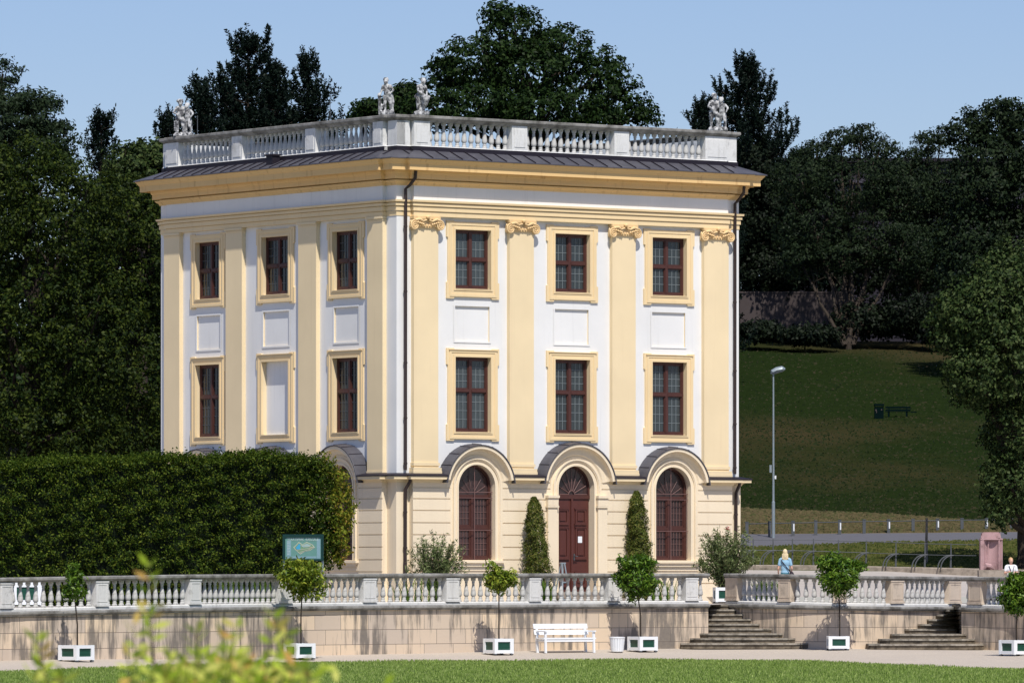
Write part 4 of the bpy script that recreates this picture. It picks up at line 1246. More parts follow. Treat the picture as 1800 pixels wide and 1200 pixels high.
straps('strap-leaved plant below the map board behind the balustrade', 470, 178.6, 1.58, 1.3, 1.06, 170)
straps('low strap-leaved plant right of the right yew column', 1165, 190.4, 1.58, .35, 1.0, 90)

# ------------------------------------------------------------------ hedge
def hedge():
    x0, x1 = -14.8-8, PX(590, 184); 
    t = thing('hornbeam_hedge', 'tall clipped hornbeam hedge in front of the pavilion left side', 'hedge', (PX(300, 182), 182, 1.58))
    bx, by, bz = t.location
    ax, ay = PX(-500, 168), 172.0; ex, ey = PX(568, 187.5), 187.5   # front face runs parallel to the wall
    d = Vector((ex-ax, ey-ay, 0)); Ln = d.length; d.normalize(); nn = Vector((d.y, -d.x, 0)); W = 1.9
    def ztp(u): return interp(u, [0,.35,.62,.8,.93,1], [5.35,5.72,6.05,6.12,6.25,6.15]) - .22 + .05*math.sin(u*37) + .04*math.sin(u*91+1)
    P_, O_ = [], []
    def put(s, off, z, o): 
        v = Vector((ax, ay, 0)) + d*s - nn*off; P_.append((v.x-bx, v.y-by, z-bz)); O_.append(o)
    for i in range(95000):
        s = random.uniform(0, Ln); u = s/Ln; zt = ztp(u); z = random.uniform(1.58, zt)
        if math.sin(s*5.3+z*3.1)+math.sin(s*2.2-z*7.3+1)+math.sin(s*11.1+z*13.7)*.8 + random.uniform(-1.2,1.2) < -1.35: continue
        lump = .07*math.sin(s*2.1+z*1.7)+.08*math.sin(s*3.7-z*5.1+2)+.07*math.sin(s*7.3+z*9.7)+.09*math.sin(z*14-s*2)
        put(s, -lump + random.uniform(-.10,.22), z, tuple(nn*1.1))
    P1 = np.array(P_); O1 = np.array(O_); P_.clear(); O_.clear()
    quads_obj('foliage', leaves(P1, .095, .048, .5, O1*.7, .1), M['lf_hedge'], t)
    for i in range(16000):
        s = random.uniform(0, Ln); u = s/Ln; put(s, random.uniform(-.05, W)**1.0, ztp(u)+random.uniform(-.35,.06)+abs(random.gauss(0,.05)), (0,0,1))
    for i in range(3200):   # shoots standing out of the top
        s = random.uniform(0, Ln); o_2 = random.uniform(-.1, 1.2); h = random.uniform(.08, .34)*(1.5 if random.random() < .08 else 1); lx = random.gauss(0,.07)
        for k in range(6): put(s+lx*k/5+random.gauss(0,.03), o_2, ztp(s/Ln)-.05+h*k/6, (0,0,.5))
    P1 = np.array(P_); O1 = np.array(O_)
    quads_obj('top_foliage', leaves(P1, .10, .05, .25, O1*.8, .1), M['lf_hedgetop'], t)
    # rounded loose end: green within, yellowing sprays outside
    for nm, mt, nc, bl in (('end_foliage', 'lf_hedge', 420, [Bl(560, 900, 34, 100, 187.8, 1.0), Bl(555, 835, 34, 40, 187.8, .9), Bl(572, 955, 30, 46, 187.8, .9)]),
                           ('yellow_sprays', 'lf_hedge2', 300, [Bl(588, 900, 30, 82, 188.4, .9), Bl(604, 880, 18, 52, 188.8, .7), Bl(596, 950, 22, 50, 188.2, .8), Bl(575, 822, 20, 26, 188.4, .7)])):
        p, o = crown_pts(bl, nc, 14, .20, .35, .8)
        quads_obj(nm, leaves(p-np.array([bx,by,bz]), .12, .06, .3, o, .2), M[mt], t)
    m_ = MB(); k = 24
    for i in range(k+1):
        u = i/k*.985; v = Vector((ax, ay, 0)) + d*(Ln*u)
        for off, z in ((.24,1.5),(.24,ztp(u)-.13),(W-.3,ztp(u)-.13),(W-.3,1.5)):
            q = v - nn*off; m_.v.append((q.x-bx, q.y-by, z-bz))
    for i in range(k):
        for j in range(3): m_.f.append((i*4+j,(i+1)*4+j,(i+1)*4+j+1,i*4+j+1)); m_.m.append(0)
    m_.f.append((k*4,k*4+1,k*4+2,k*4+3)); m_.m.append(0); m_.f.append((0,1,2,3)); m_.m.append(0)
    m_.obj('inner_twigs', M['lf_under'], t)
hedge()

# ------------------------------------------------------------------ figures (capsules grown into one skin)
def cap(mb, a, b, ra, rb, n=12):
    a, b = Vector(a), Vector(b); d = b-a
    if d.length < 1e-5: d = Vector((0,0,1e-3)); b = a+d
    pts, rr = [], []
    u = d.normalized()
    for k in range(5): q = math.pi/2*(1-k/4); pts.append(a - u*ra*math.sin(q)*.999); rr.append(max(.0015, ra*math.cos(q)))
    for k in range(5): q = math.pi/2*k/4; pts.append(b + u*rb*math.sin(q)*.999); rr.append(max(.0015, rb*math.cos(q)))
    mb.tube(pts, rr, n)
def elli(mb, c, r, n=14):
    prof = [(max(.002, math.cos(q)), math.sin(q)) for q in [(-.5+k/10)*math.pi for k in range(11)]]
    o = len(mb.v); mb.lathe(prof, n)
    for i in range(o, len(mb.v)):
        v = mb.v[i]; mb.v[i] = (c[0]+v[0]*r[0], c[1]+v[1]*r[1], c[2]+v[2]*r[2])
def grow(name, mb, mat, parent, vox=.014, smooth=4, mats=None, midx=None):
    """merge the overlapping capsules into one continuous skin"""
    tmp = mb.obj('skin', mat, None)
    r = tmp.modifiers.new('r', 'REMESH'); r.mode = 'VOXEL'; r.voxel_size = vox
    sm = tmp.modifiers.new('s', 'SMOOTH'); sm.iterations = smooth; sm.factor = .5
    dg = bpy.context.evaluated_depsgraph_get()
    me = bpy.data.meshes.new_from_object(tmp.evaluated_get(dg))
    bpy.data.objects.remove(tmp)
    me.name = name; me.materials.clear(); me.materials.append(mat)
    me.polygons.foreach_set('use_smooth', [True]*len(me.polygons))
    o = bpy.data.objects.new(name, me); C.objects.link(o)
    if parent: o.parent = parent
    return o
def putto(mb, ox, oy, H, pose, face=0.0):
    """a chubby stone child, height H, standing at (ox, oy); pose: dict of hand targets"""
    k = H/1.0; ca, sa = math.cos(face), math.sin(face)
    def V(x, y, z): return (ox + (x*ca - y*sa)*k, oy + (x*sa + y*ca)*k, z*k)
    lean = pose.get('lean', 0)
    # legs: weight on one, other bent
    cap(mb, V(-.07,0,.44), V(-.085,-.01,.24), .088*k, .062*k); cap(mb, V(-.085,-.01,.24), V(-.08,.01,.05), .060*k, .038*k); cap(mb, V(-.08,.01,.035), V(-.095,-.09,.022), .034*k, .024*k)
    cap(mb, V(.07,0,.44), V(.11,-.07,.25), .088*k, .062*k); cap(mb, V(.11,-.07,.25), V(.12,.02,.06), .060*k, .038*k); cap(mb, V(.12,.02,.04), V(.15,-.06,.022), .034*k, .024*k)
    elli(mb, V(0,.01,.47), (.135*k,.105*k,.10*k)); elli(mb, V(lean*.3,-.02,.56), (.118*k,.108*k,.12*k)); elli(mb, V(lean*.7,0,.69), (.125*k,.092*k,.11*k))
    cap(mb, V(lean-.09,0,.765), V(lean+.09,0,.765), .052*k, .052*k); cap(mb, V(lean,0,.77), V(lean,-.01,.84), .045*k, .042*k)
    hx = lean*1.2 + pose.get('hx', 0)
    elli(mb, V(hx,-.015,.905), (.082*k,.092*k,.098*k)); elli(mb, V(hx,-.085,.875), (.05*k,.035*k,.05*k)); elli(mb, V(hx,-.108,.90), (.014*k,.02*k,.022*k))
    for i in range(22):   # curls
        a = i*2.4; e = .2+.9*(i/22); elli(mb, V(hx+.082*math.cos(a)*math.cos(e*.9), .012+.088*math.sin(a)*math.cos(e*.9) + (.02 if math.sin(a) < 0 else 0), .91+.095*math.sin(e*1.2)), (.028*k,.028*k,.026*k), 8)
    for sg, key in ((-1, 'L'), (1, 'R')):
        sh = (lean+sg*.13, 0, .755); el, hd = pose[key]
        cap(mb, V(*sh), V(*el), .048*k, .038*k); cap(mb, V(*el), V(*hd), .038*k, .025*k); elli(mb, V(*hd), (.032*k,.03*k,.034*k), 8)
        for f in range(4): cap(mb, V(hd[0]+.012*(f-1.5), hd[1]-.015, hd[2]-.01), V(hd[0]+.013*(f-1.5), hd[1]-.035, hd[2]-.035), .009*k, .007*k, 6)
def drape(mb, pts, r, k=1):
    for i in range(len(pts)-1): cap(mb, pts[i], pts[i+1], r*k*(1-.1*i), r*k*(1-.1*(i+1)), 8)
def rock(mb, w_, d_, h):
    mb.box((-w_,-d_,0),(w_,d_,h*.55))
    rs = random.Random(5)
    for i in range(16): elli(mb, (rs.uniform(-w_,w_)*.85, rs.uniform(-d_,d_)*.8, h*.5), (rs.uniform(.06,.12), rs.uniform(.06,.12), rs.uniform(.04,.10)), 8)
def statue(label, T, s, parts, rz):
    x, y, z = T(s, -.12, 16.70)
    wx = X0 + x*CT - y*ST; wy = D0 + x*ST + y*CT
    t = thing('stone_statue', label, 'statue', (wx, wy, 16.695), rz, 'stone children on the roof balustrade'); t.scale = (.86, .9, 1)
    mb = MB(); parts(mb); grow('figure', mb, M['statue'], t, .016, 3)
    return t
def s_corner_left(mb):
    rock(mb, .26, .2, .13)
    m2 = MB(); putto(m2, .04, 0, 1.05, {'lean': -.02, 'hx': -.03, 'L': ((-.20,-.04,.62), (-.24,-.08,.50)), 'R': ((.20,.02,.64), (.12,-.12,.55))})
    mb.add([(a,b,c+.1) for a,b,c in m2.v], m2.f)
    drape(mb, [(-.10,.02,.80),(.05,-.10,.70),(.17,-.06,.60),(.19,0,.42),(.22,.02,.25),(.26,.0,.12)], .055)
    drape(mb, [(.18,.06,.62),(.24,.05,.40),(.18,.06,.14)], .06)
    cap(mb, (-.24,-.04,.62), (-.22,-.02,.12), .055, .075); elli(mb, (-.25,-.06,.60), (.07,.06,.09)); elli(mb, (-.17,-.05,.25), (.07,.07,.10))
def s_corner_right(mb):
    rock(mb, .27, .2, .10)
    m2 = MB(); putto(m2, -.03, 0, 1.07, {'lean': .04, 'hx': .05, 'L': ((-.10,-.14,.62), (.10,-.20,.50)), 'R': ((.22,-.02,.62), (.18,-.18,.50))})
    mb.add([(a,b,c+.08) for a,b,c in m2.v], m2.f)
    cap(mb, (.14,-.16,.50), (.13,-.13,.36), .14, .09); 
    for i in range(10): elli(mb, (.14+.12*math.cos(i*.63), -.16+.10*math.sin(i*.63), .56), (.05,.05,.04), 8)
    drape(mb, [(-.20,.05,.58),(-.10,.10,.66),(.10,.10,.60),(.2,.05,.5)], .05); cap(mb, (-.02,.06,.45), (.02,.06,.08), .07, .08)
def s_pair(mirror):
    def f(mb):
        m = MB(); rock(m, .36, .22, .12)
        a = MB(); putto(a, -.15, 0, 1.12, {'lean': .02, 'hx': .0, 'L': ((-.20,-.06,.62), (-.08,-.14,.56)), 'R': ((.22,-.04,.72), (.30,-.10,.64))}, .2)
        b = MB(); putto(b, .17, -.02, 1.0, {'lean': -.02, 'hx': -.02, 'L': ((-.20,-.06,.66), (-.26,-.08,.72)), 'R': ((.22,.0,.66), (.17,-.10,.54))}, -.3)
        m.add([(x,y,z+.08) for x,y,z in a.v], a.f); m.add([(x,y,z+.08) for x,y,z in b.v], b.f)
        drape(m, [(-.26,.02,.60),(-.12,-.12,.58),(.08,-.12,.46),(.02,-.06,.25),(.0,0,.1)], .05)
        drape(m, [(.05,.06,.78),(.16,-.12,.72),(.28,-.06,.56),(.30,.03,.34),(.27,.04,.10)], .05)
        if mirror:
            for k in range(5): cap(m, (-.34,-.02,.48-.07*k), (-.20,-.10,.45-.07*k), .035, .035, 8)
            elli(m, (-.17,0,1.15), (.12,.11,.06))
        mb.add(m.v, m.f)
    return f
statue('single stone child with drapery, left of the two at the near roof corner', TL, sL(673.5, .0), s_corner_left, R(-5))
statue('single stone child holding a basket, right of the two at the near roof corner', TR, sR(741, -.1), s_corner_right, R(12))
statue('pair of embracing stone children at the far left end of the roof balustrade', TL, sL(322, -.1), s_pair(True), R(-8))
statue('pair of stone children at the far right end of the roof balustrade', TR, sR(1262, -.1), s_pair(False), R(6))

# people
M['hair'] = simple('pale_blond_hair', (.72,.58,.36), .6, .3, .15, 30)
M['hair2'] = simple('straw_blond_hair', (.50,.33,.15), .6, .3, .2, 30)
M['skin'] = simple('skin', (.62,.36,.26), .6, .3, .05, 8)
M['shirt'] = simple('light_blue_shirt', (.28,.46,.60), .85, .1, .18, 12)
M['jeans'] = simple('teal_trousers', (.02,.13,.17), .9, .1, .2, 12)
M['bag'] = simple('dark_bag', (.018,.010,.018), .6, .3, .3, 10)
M['wshirt'] = simple('white_shirt', (.78,.79,.82), .85, .1, .06, 12)
def person(label, px, D, z, H, rz, hair, longhair, top, legs, bag):
    t = thing('person', label, 'person', (PX(px, D), D, z), rz)
    k = H/1.7
    V = lambda x, y, zz: (x*k, y*k, zz*k)
    b = MB()
    for sg, fy in ((-1, .06), (1, -.10)):
        cap(b, V(sg*.09,0,.90), V(sg*.10,fy*.6,.49), .085*k, .055*k); cap(b, V(sg*.10,fy*.6,.49), V(sg*.10,fy*1.2+.02,.09), .052*k, .036*k); cap(b, V(sg*.10,fy*1.2+.03,.05), V(sg*.11,fy*1.2-.13,.035), .036*k, .03*k)
    elli(b, V(0,0,.95), (.155*k,.11*k,.12*k)); elli(b, V(0,0,1.10), (.13*k,.09*k,.14*k)); elli(b, V(0,0,1.27), (.155*k,.095*k,.15*k))
    cap(b, V(-.13,0,1.385), V(.13,0,1.385), .055*k, .055*k); cap(b, V(0,0,1.38), V(0,-.01,1.50), .052*k, .048*k)
    elli(b, V(0,-.01,1.59), (.075*k,.092*k,.112*k)); elli(b, V(0,-.108,1.58), (.013*k,.018*k,.024*k)); elli(b, V(0,-.085,1.535), (.03*k,.02*k,.02*k)); elli(b, V(0,-.09,1.62), (.05*k,.012*k,.012*k))
    for sg in (-1, 1): elli(b, V(sg*.078,0,1.585), (.012*k,.02*k,.03*k), 8)
    arms = [((-.175,.0,1.37), (-.25,.02,1.10), (-.22,-.10,.88)), ((.175,0,1.37), (.25,.03,1.10), (.245,-.08,.88))]
    if bag == 2: arms = [((-.175,.0,1.37), (-.24,-.02,1.12), (-.10,-.20,1.20)), ((.175,0,1.37), (.24,-.02,1.12), (.08,-.20,1.18))]
    for s_, e_, h_ in arms:
        cap(b, V(*s_), V(*e_), .048*k, .038*k); cap(b, V(*e_), V(*h_), .037*k, .025*k); cap(b, V(*h_), V(h_[0], h_[1]-.02, h_[2]-.06), .03*k, .026*k)
        for f in range(4): cap(b, V(h_[0]+.017*(f-1.5), h_[1]-.03, h_[2]-.08), V(h_[0]+.017*(f-1.5), h_[1]-.055, h_[2]-.145+.01*abs(f-1.5)), .010*k, .008*k, 6)
        cap(b, V(h_[0]+.03*(1 if h_[0] < 0 else -1), h_[1]-.03, h_[2]-.04), V(h_[0]+.045*(1 if h_[0] < 0 else -1), h_[1]-.06, h_[2]-.09), .012*k, .009*k, 6)
    bd = grow('body', b, M['skin'], t, .013, 3)
    c = MB(); elli(c, V(0,0,1.10), (.155*k,.115*k,.19*k)); elli(c, V(0,0,1.27), (.175*k,.115*k,.165*k)); cap(c, V(-.14,0,1.385), V(.14,0,1.385), .068*k, .068*k); elli(c, V(0,0,.98), (.165*k,.125*k,.10*k))
    for s_, e_, h_ in arms:
        m_ = tuple(s_[i]*.45+e_[i]*.55 for i in range(3)); cap(c, V(*s_), V(*m_), .064*k, .060*k)
    grow('shirt', c, top, t, .013, 2)
    c = MB(); elli(c, V(0,0,.93), (.168*k,.125*k,.12*k))
    for sg, fy in ((-1, .06), (1, -.10)): cap(c, V(sg*.09,0,.88), V(sg*.10,fy*.6,.49), .098*k, .070*k); cap(c, V(sg*.10,fy*.6,.49), V(sg*.10,fy*1.2+.02,.14), .068*k, .060*k)
    grow('trousers', c, legs, t, .014, 2)
    c = MB(); elli(c, V(0,.022,1.625), (.090*k,.098*k,.105*k))
    if longhair:
        elli(c, V(0,.055,1.52), (.098*k,.06*k,.15*k)); 
        for i in range(7): x = (i-3)*.03; cap(c, V(x,.06,1.55), V(x*1.15,.075,1.37+.012*abs(i-3)), .028*k, .016*k, 8)
    grow('hair', c, hair, t, .011, 1)
    if bag == 1:
        c = MB(); c.tube([V(.12,-.06,1.44), V(.15,.10,1.36), V(-.16,.16,1.15) if 0 else V(-.0,.15,1.2), V(-.22,.10,.95)], .016*k, 6); c.tube([V(.12,-.06,1.44), V(.0,-.13,1.3), V(-.22,-.05,.97)], .016*k, 6)
        elli(c, V(-.24,.08,.82), (.11*k,.13*k,.19*k)); c.box(V(-.33,-.05,.66), V(-.16,.18,.86)); bg = c.obj('shoulder_bag', M['bag'], None, smooth=True)
        bg.parent = t
    if bag == 2:
        c = MB(); c.tube([V(-.10,-.10,1.42), V(-.05,-.145,1.25), V(-.04,-.14,1.05)], .012*k, 6); c.tube([V(.10,-.10,1.42), V(.05,-.145,1.25), V(.04,-.14,1.05)], .012*k, 6); c.obj('straps', M['bag'], t)
    return t
person('blond woman in a light blue top walking away with a dark shoulder bag', 1380, 195.5, 1.60, 1.68, R(180), M['hair'], True, M['shirt'], M['jeans'], 1).scale = (.86, .92, 1)
person('fair-haired child in a white shirt behind the right edge tree', 1777, 194.5, 1.60, 1.42, R(10), M['hair2'], False, M['wshirt'], M['jeans'], 2)

# ------------------------------------------------------------------ bench, bin, map board, easel sign
def white_bench():
    D = 184.0; px = 994; z = pathz(px, D)
    t = thing('park_bench', 'white wooden bench on the gravel path against the terrace wall', 'bench', (PX(px, D), D, z), R(34))
    w_ = 1.82/2
    def part(nm, fn): m_ = MB(); fn(m_); return m_.obj(nm, M['paintw'], t)
    def plank(m_, z0, z1, y0, y1): 
        m_.add([(-w_-.06,y0,z0),(w_+.06,y0,z0),(w_+.06,y0+.03,z0),(-w_-.06,y0+.03,z0),(-w_-.06,y1,z1),(w_+.06,y1,z1),(w_+.06,y1+.03,z1),(-w_-.06,y1+.03,z1)], [(0,1,2,3),(4,5,6,7),(0,1,5,4),(1,2,6,5),(2,3,7,6),(3,0,4,7)])
    def bk(m_): plank(m_, .54, .68, .20, .235); plank(m_, .72, .86, .245, .28)
    part('backrest', bk)
    def st(m_):
        for k in range(4): m_.box((-w_-.03,-.24+k*.11,.415+(.0 if k else -.01)),(w_+.03,-.24+k*.11+.095,.45))
        m_.box((-w_,-.225,.33),(w_,-.195,.412))
    part('seat', st)
    for sg in (-1, 1):
        x = sg*(w_-.04)
        def lf(m_): m_.add([(x-.03,-.26,0),(x+.03,-.26,0),(x+.03,-.20,0),(x-.03,-.20,0),(x-.03,-.24,.62),(x+.03,-.24,.62),(x+.03,-.18,.62),(x-.03,-.18,.62)], [(0,1,2,3),(4,5,6,7),(0,1,5,4),(1,2,6,5),(2,3,7,6),(3,0,4,7)])
        def lb(m_): m_.add([(x-.03,.16,0),(x+.03,.16,0),(x+.03,.23,0),(x-.03,.23,0),(x-.03,.232,.84),(x+.03,.232,.84),(x+.03,.30,.84),(x-.03,.30,.84)], [(0,1,2,3),(4,5,6,7),(0,1,5,4),(1,2,6,5),(2,3,7,6),(3,0,4,7)])
        part('leg', lf); part('leg', lb)
        part('armrest', lambda m_: m_.box((x-.045,-.28,.621),(x+.045,.20,.66)))
        part('side_rail', lambda m_: m_.box((x-.025,-.19,.34),(x+.025,.17,.40)))
white_bench()
def bin_white():
    D = 184.8; px = 1085; z = pathz(px, D)
    t = thing('waste_bin', 'white ribbed tapered waste bin between the bench and a planter', 'bin', (PX(px, D), D, z))
    m_ = MB(); n = 18
    for i in range(n):
        a = 2*math.pi*i/n; ca, sa = math.cos(a), math.sin(a); tx, ty = -sa*.030, ca*.030
        r0, r1 = .165, .205
        vs = []
        for r, z_ in ((r0,.04),(r1,.43)):
            for dr, sg in ((0,-1),(0,1),(.022,1),(.022,-1)): vs.append(((r+dr)*ca+tx*sg, (r+dr)*sa+ty*sg, z_))
        m_.add(vs, [(0,1,2,3),(4,5,6,7),(0,1,5,4),(1,2,6,5),(2,3,7,6),(3,0,4,7)])
    m_.lathe([(.15,.02),(.165,.04),(.202,.43),(.195,.43),(.155,.05)], 24)
    m_.obj('body', M['paintw'], t)
    r_ = MB(); r_.lathe([(.205,.425),(.235,.43),(.24,.46),(.215,.47),(.205,.46)], 24); r_.obj('rim', M['paintw'], t)
bin_white()
M['boardfr'] = simple('dark_teal_frame', (.004,.034,.031), .4, .4, .1, 6)
def mapmat():
    m, nt, out = newmat('printed_park_map')
    tc = nt.nodes.new('ShaderNodeTexCoord'); n = noise(nt, 8, 3)
    c = mixc(nt, (.10,.24,.21), (.14,.29,.25), n); finish(nt, out, c, .4, .4); return m
M['map'] = mapmat()
for nm, c in (('m_lake', (.05,.32,.52)), ('m_pale', (.30,.42,.42)), ('m_line', (.42,.46,.36)), ('m_pad', (.20,.33,.38)), ('m_text', (.46,.55,.54)), ('m_brown', (.30,.20,.12)), ('m_green', (.16,.28,.16))):
    M[nm] = simple(nm, c, .4, .4, .06, 9)
def board():
    D = 180.8; k = D/F; px = 533; z0 = 1.58
    t = thing('map_board', 'dark green framed park map board in front of the hedge', 'sign', (PX(px, D), D, z0), 0)
    zt, zb = ZY(938.5, D)-z0, ZY(985, D)-z0; hw = 36*k
    for x in (-hw+.03, hw-.03):
        m_ = MB(); m_.box((x-.03,-.0,0),(x+.03,.06,zb)); m_.obj('post', M['zinc'], t)
    m_ = MB(); f = .075
    slab(m_, rect(-hw, hw, zb, zt), rect(-hw+f, hw-f, zb+f*.7, zt-f), 0, .07, lambda s, d, z: (s, -d, z))
    m_.box((-hw+.01,.001,zb+.01),(hw-.01,.03,zt-.01)); m_.obj('frame', M['boardfr'], t)
    W_ = hw-f; za, zc = zb+f*.7, zt-f; Hh = zc-za
    m_ = MB(); m_.add([(-W_,-.03,za),(W_,-.03,za),(W_,-.03,zc),(-W_,-.03,zc)], [(0,1,2,3)]); pnl = m_.obj('map_panel', M['map'], t)
    def pg(nm, mt, pts, y=-.034):
        q = MB(); q.add([(-W_+u*2*W_, y, zc-v*Hh) for u, v in pts], [tuple(range(len(pts)))]); return q.obj(nm, M[mt], t, norm=False)
    pg('legend', 'm_pad', [(.04,.17),(.16,.17),(.16,.86),(.04,.86)]); pg('legend', 'm_pad', [(.88,.10),(.98,.10),(.98,.98),(.88,.98)]); pg('legend', 'm_pad', [(.03,.88),(.87,.88),(.87,.97),(.03,.97)])
    pg('park_outline', 'm_line', [(.22,.48),(.30,.36),(.38,.22),(.48,.34),(.60,.22),(.76,.34),(.83,.48),(.70,.62),(.55,.66),(.42,.79),(.30,.62)])
    pg('park_area', 'm_green', [(.25,.48),(.31,.39),(.38,.27),(.47,.37),(.60,.26),(.74,.36),(.80,.48),(.69,.59),(.55,.63),(.42,.74),(.32,.60)], -.037)
    pg('lake', 'm_lake', [(.29,.50),(.34,.40),(.40,.29),(.42,.38),(.42,.56),(.33,.57)], -.040)
    pg('meadow', 'm_pale', [(.44,.40),(.60,.30),(.72,.38),(.66,.46),(.50,.47)], -.040)
    pg('buildings', 'm_brown', [(.68,.44),(.78,.47),(.68,.53)], -.041)
    for k_, (a, b) in enumerate((((.33,.60),(.78,.49)),((.43,.37),(.80,.48)),((.40,.70),(.70,.55)))):
        dx, dy = b[0]-a[0], b[1]-a[1]; l = math.hypot(dx, dy); nx, ny = -dy/l*.008, dx/l*.012
        pg('avenue', 'm_line', [(a[0]-nx,a[1]-ny),(b[0]-nx,b[1]-ny),(b[0]+nx,b[1]+ny),(a[0]+nx,a[1]+ny)], -.042)
    for k_ in range(9): pg('legend_line', 'm_text', [(.055,.22+.07*k_),(.14-.012*(k_ % 3),.22+.07*k_),(.14-.012*(k_ % 3),.24+.07*k_),(.055,.24+.07*k_)], -.038)
    cu = bpy.data.curves.new('title', 'FONT'); cu.body = 'STAATSPARK  KARLSAUE'; cu.size = .115; cu.align_x = 'CENTER'; cu.extrude = .002
    to = bpy.data.objects.new('title', cu); C.objects.link(to); dg = bpy.context.evaluated_depsgraph_get()
    me = bpy.data.meshes.new_from_object(to.evaluated_get(dg)); bpy.data.objects.remove(to)
    o = bpy.data.objects.new('title', me); C.objects.link(o); me.materials.clear(); me.materials.append(M['m_text'])
    xs = [v.co.x for v in me.vertices]; sc = (2*W_*.86)/(max(xs)-min(xs))
    o.parent = t; o.scale = (sc, 1.0, 1); o.rotation_euler = (R(90), 0, 0); o.location = (0, -.036, zc-.115)
board()
def easel():
    D = 192.6; px = 989; z = 1.58; t = thing('easel_sign', 'small grey folding a-frame stand in front of the door', 'sign stand', (PX(px, D), D, z), R(36))
    h = ZY(988, D)-z
    for sx in (-1, 1):
        for sy in (-1, 1):
            m_ = MB(); m_.tube([(sx*.05, sy*.03, h-.02), (sx*.16, sy*.24, 0)], .02, 6); m_.obj('leg', M['zinc'], t)
    m_ = MB(); m_.box((-.09,-.05,h-.04),(.09,.05,h)); m_.obj('head', M['zinc'], t)
    m_ = MB(); m_.box((-.15,-.235,.12),(.15,-.215,.16)); m_.box((-.10,-.13,.66),(.10,-.11,.70)); m_.obj('rungs', M['zinc'], t)
easel()

# ------------------------------------------------------------------ kerb wall, hoop railing, post fence, pedestal, lamp
def kerb():
    t = thing('kerb_wall', 'low weathered stone kerb wall behind the terrace at the right', 'wall', (PX(1550, 207), 207, 2.5))
    pts = [(1180,206.5,993),(1330,206.8,992.5),(1400,206.9,992.7),(1510,207,994.4),(1680,205.6,998),(1760,205,1000),(1900,204,1003)]
    m_ = MB()
    for i, (px, D, py) in enumerate(pts):
        q = P(px, py, D)-Vector(t.location)
        for dy, dz in ((0,-.55),(0,-.02),(.03,0),(.33,.01),(.36,-.55)): m_.v.append((q.x, q.y+dy, q.z+dz))
    for i in range(len(pts)-1):
        for j in range(4): m_.f.append((i*5+j,(i+1)*5+j,(i+1)*5+j+1,i*5+j+1)); m_.m.append(0)
    m_.obj('stone', M['kerbst'], t)
    return pts
kp = kerb()
def kz(px): return P(px, interp(px, [a for a,_,_ in kp], [c for _,_,c in kp]), interp(px, [a for a,_,_ in kp], [b for _,b,_ in kp]))
def hoop_rail():
    q0 = kz(1500)+Vector((0,.18,0)); t = thing('hoop_railing', 'grey two-rail iron railing with curved hoop braces on the kerb wall', 'railing', tuple(q0)); b = Vector(t.location)
    xs = [1290,1324,1359,1393,1430,1474,1522.7,1575,1626,1671.6,1716]
    top = [945,948,948,948,948,950,951,953,955,956,957]; mid = [966,966.5,967,967,968,969.5,971,973,974.5,975.5,976]
    tp, md = [], []
    for px, ty, my in zip(xs, top, mid):
        f = kz(px)+Vector((0,.18,0)); D = f.y; a = P(px, ty, D); c = P(px, my, D); tp.append(a-b); md.append(c-b)
        if px < 1300 or px > 1700: continue
        m_ = MB(); m_.tube([f-b-Vector((0,0,.05)), c-b, a-b+Vector((0,0,.03))], [.035,.028,.018], 6); p_ = m_.obj('post', M['iron'], t)
        for off in (0, .10):
            hp = []
            for k in range(9):
                u = k/8; hp.append(c-b+Vector((-.02-.42*math.sin(u*math.pi/2)*1.0+off, -.10, -(c.z-f.z)*(1-math.cos(u*math.pi/2)))))
            h_ = MB(); h_.tube(hp, .022, 6); h_.obj('hoop', M['iron'], p_)
    for nm, pts in (('top_rail', tp), ('middle_rail', md)):
        m_ = MB(); m_.tube(pts, .013, 6); m_.obj(nm, M['iron'], t)
hoop_rail()
def post_fence():
    xs = [1313,1353,1394,1434,1476,1519,1562,1605,1648,1691,1734,1778]
    t = None; tops = []
    for px in xs:
        by = interp(px, [1307,1513,1747], [945,938,931.5]); 
        lo, hi = 215, 240
        for _ in range(40):
            md = (lo+hi)/2; z_ = TZ(PX(px, md), md); y_ = HZ-(z_-EYE)*F/md
            if y_ > by: lo = md
            else: hi = md
        D = md; z_ = TZ(PX(px, D), D); h = interp(px, [1313, 1734], [27, 21])*D/F
        b0_ = Vector((PX(px, D), D, z_))
        if t is None: t = thing('post_fence', 'row of short dark posts with a thin top wire along the asphalt path', 'fence', tuple(b0_)); B0 = b0_.copy()
        q = b0_-B0; m_ = MB(); m_.box((q.x-.055,q.y-.055,q.z-.1),(q.x+.055,q.y+.055,q.z+h)); m_.box((q.x-.065,q.y-.065,q.z+h),(q.x+.065,q.y+.065,q.z+h+.03)); p_ = m_.obj('post', M['iron'], t)
        if xs.index(px) in (2, 4, 6, 8, 10): 
            r_ = MB(); r_.box((q.x+.005,q.y-.062,q.z+h*.35),(q.x+.05,q.y-.056,q.z+h*.85)); r_.obj('reflector', M['paintw'], p_)
        tops.append(q+Vector((0,0,h-.05)))
    m_ = MB(); m_.tube(tops, .016, 5); m_.obj('wire', M['iron'], t)
post_fence()
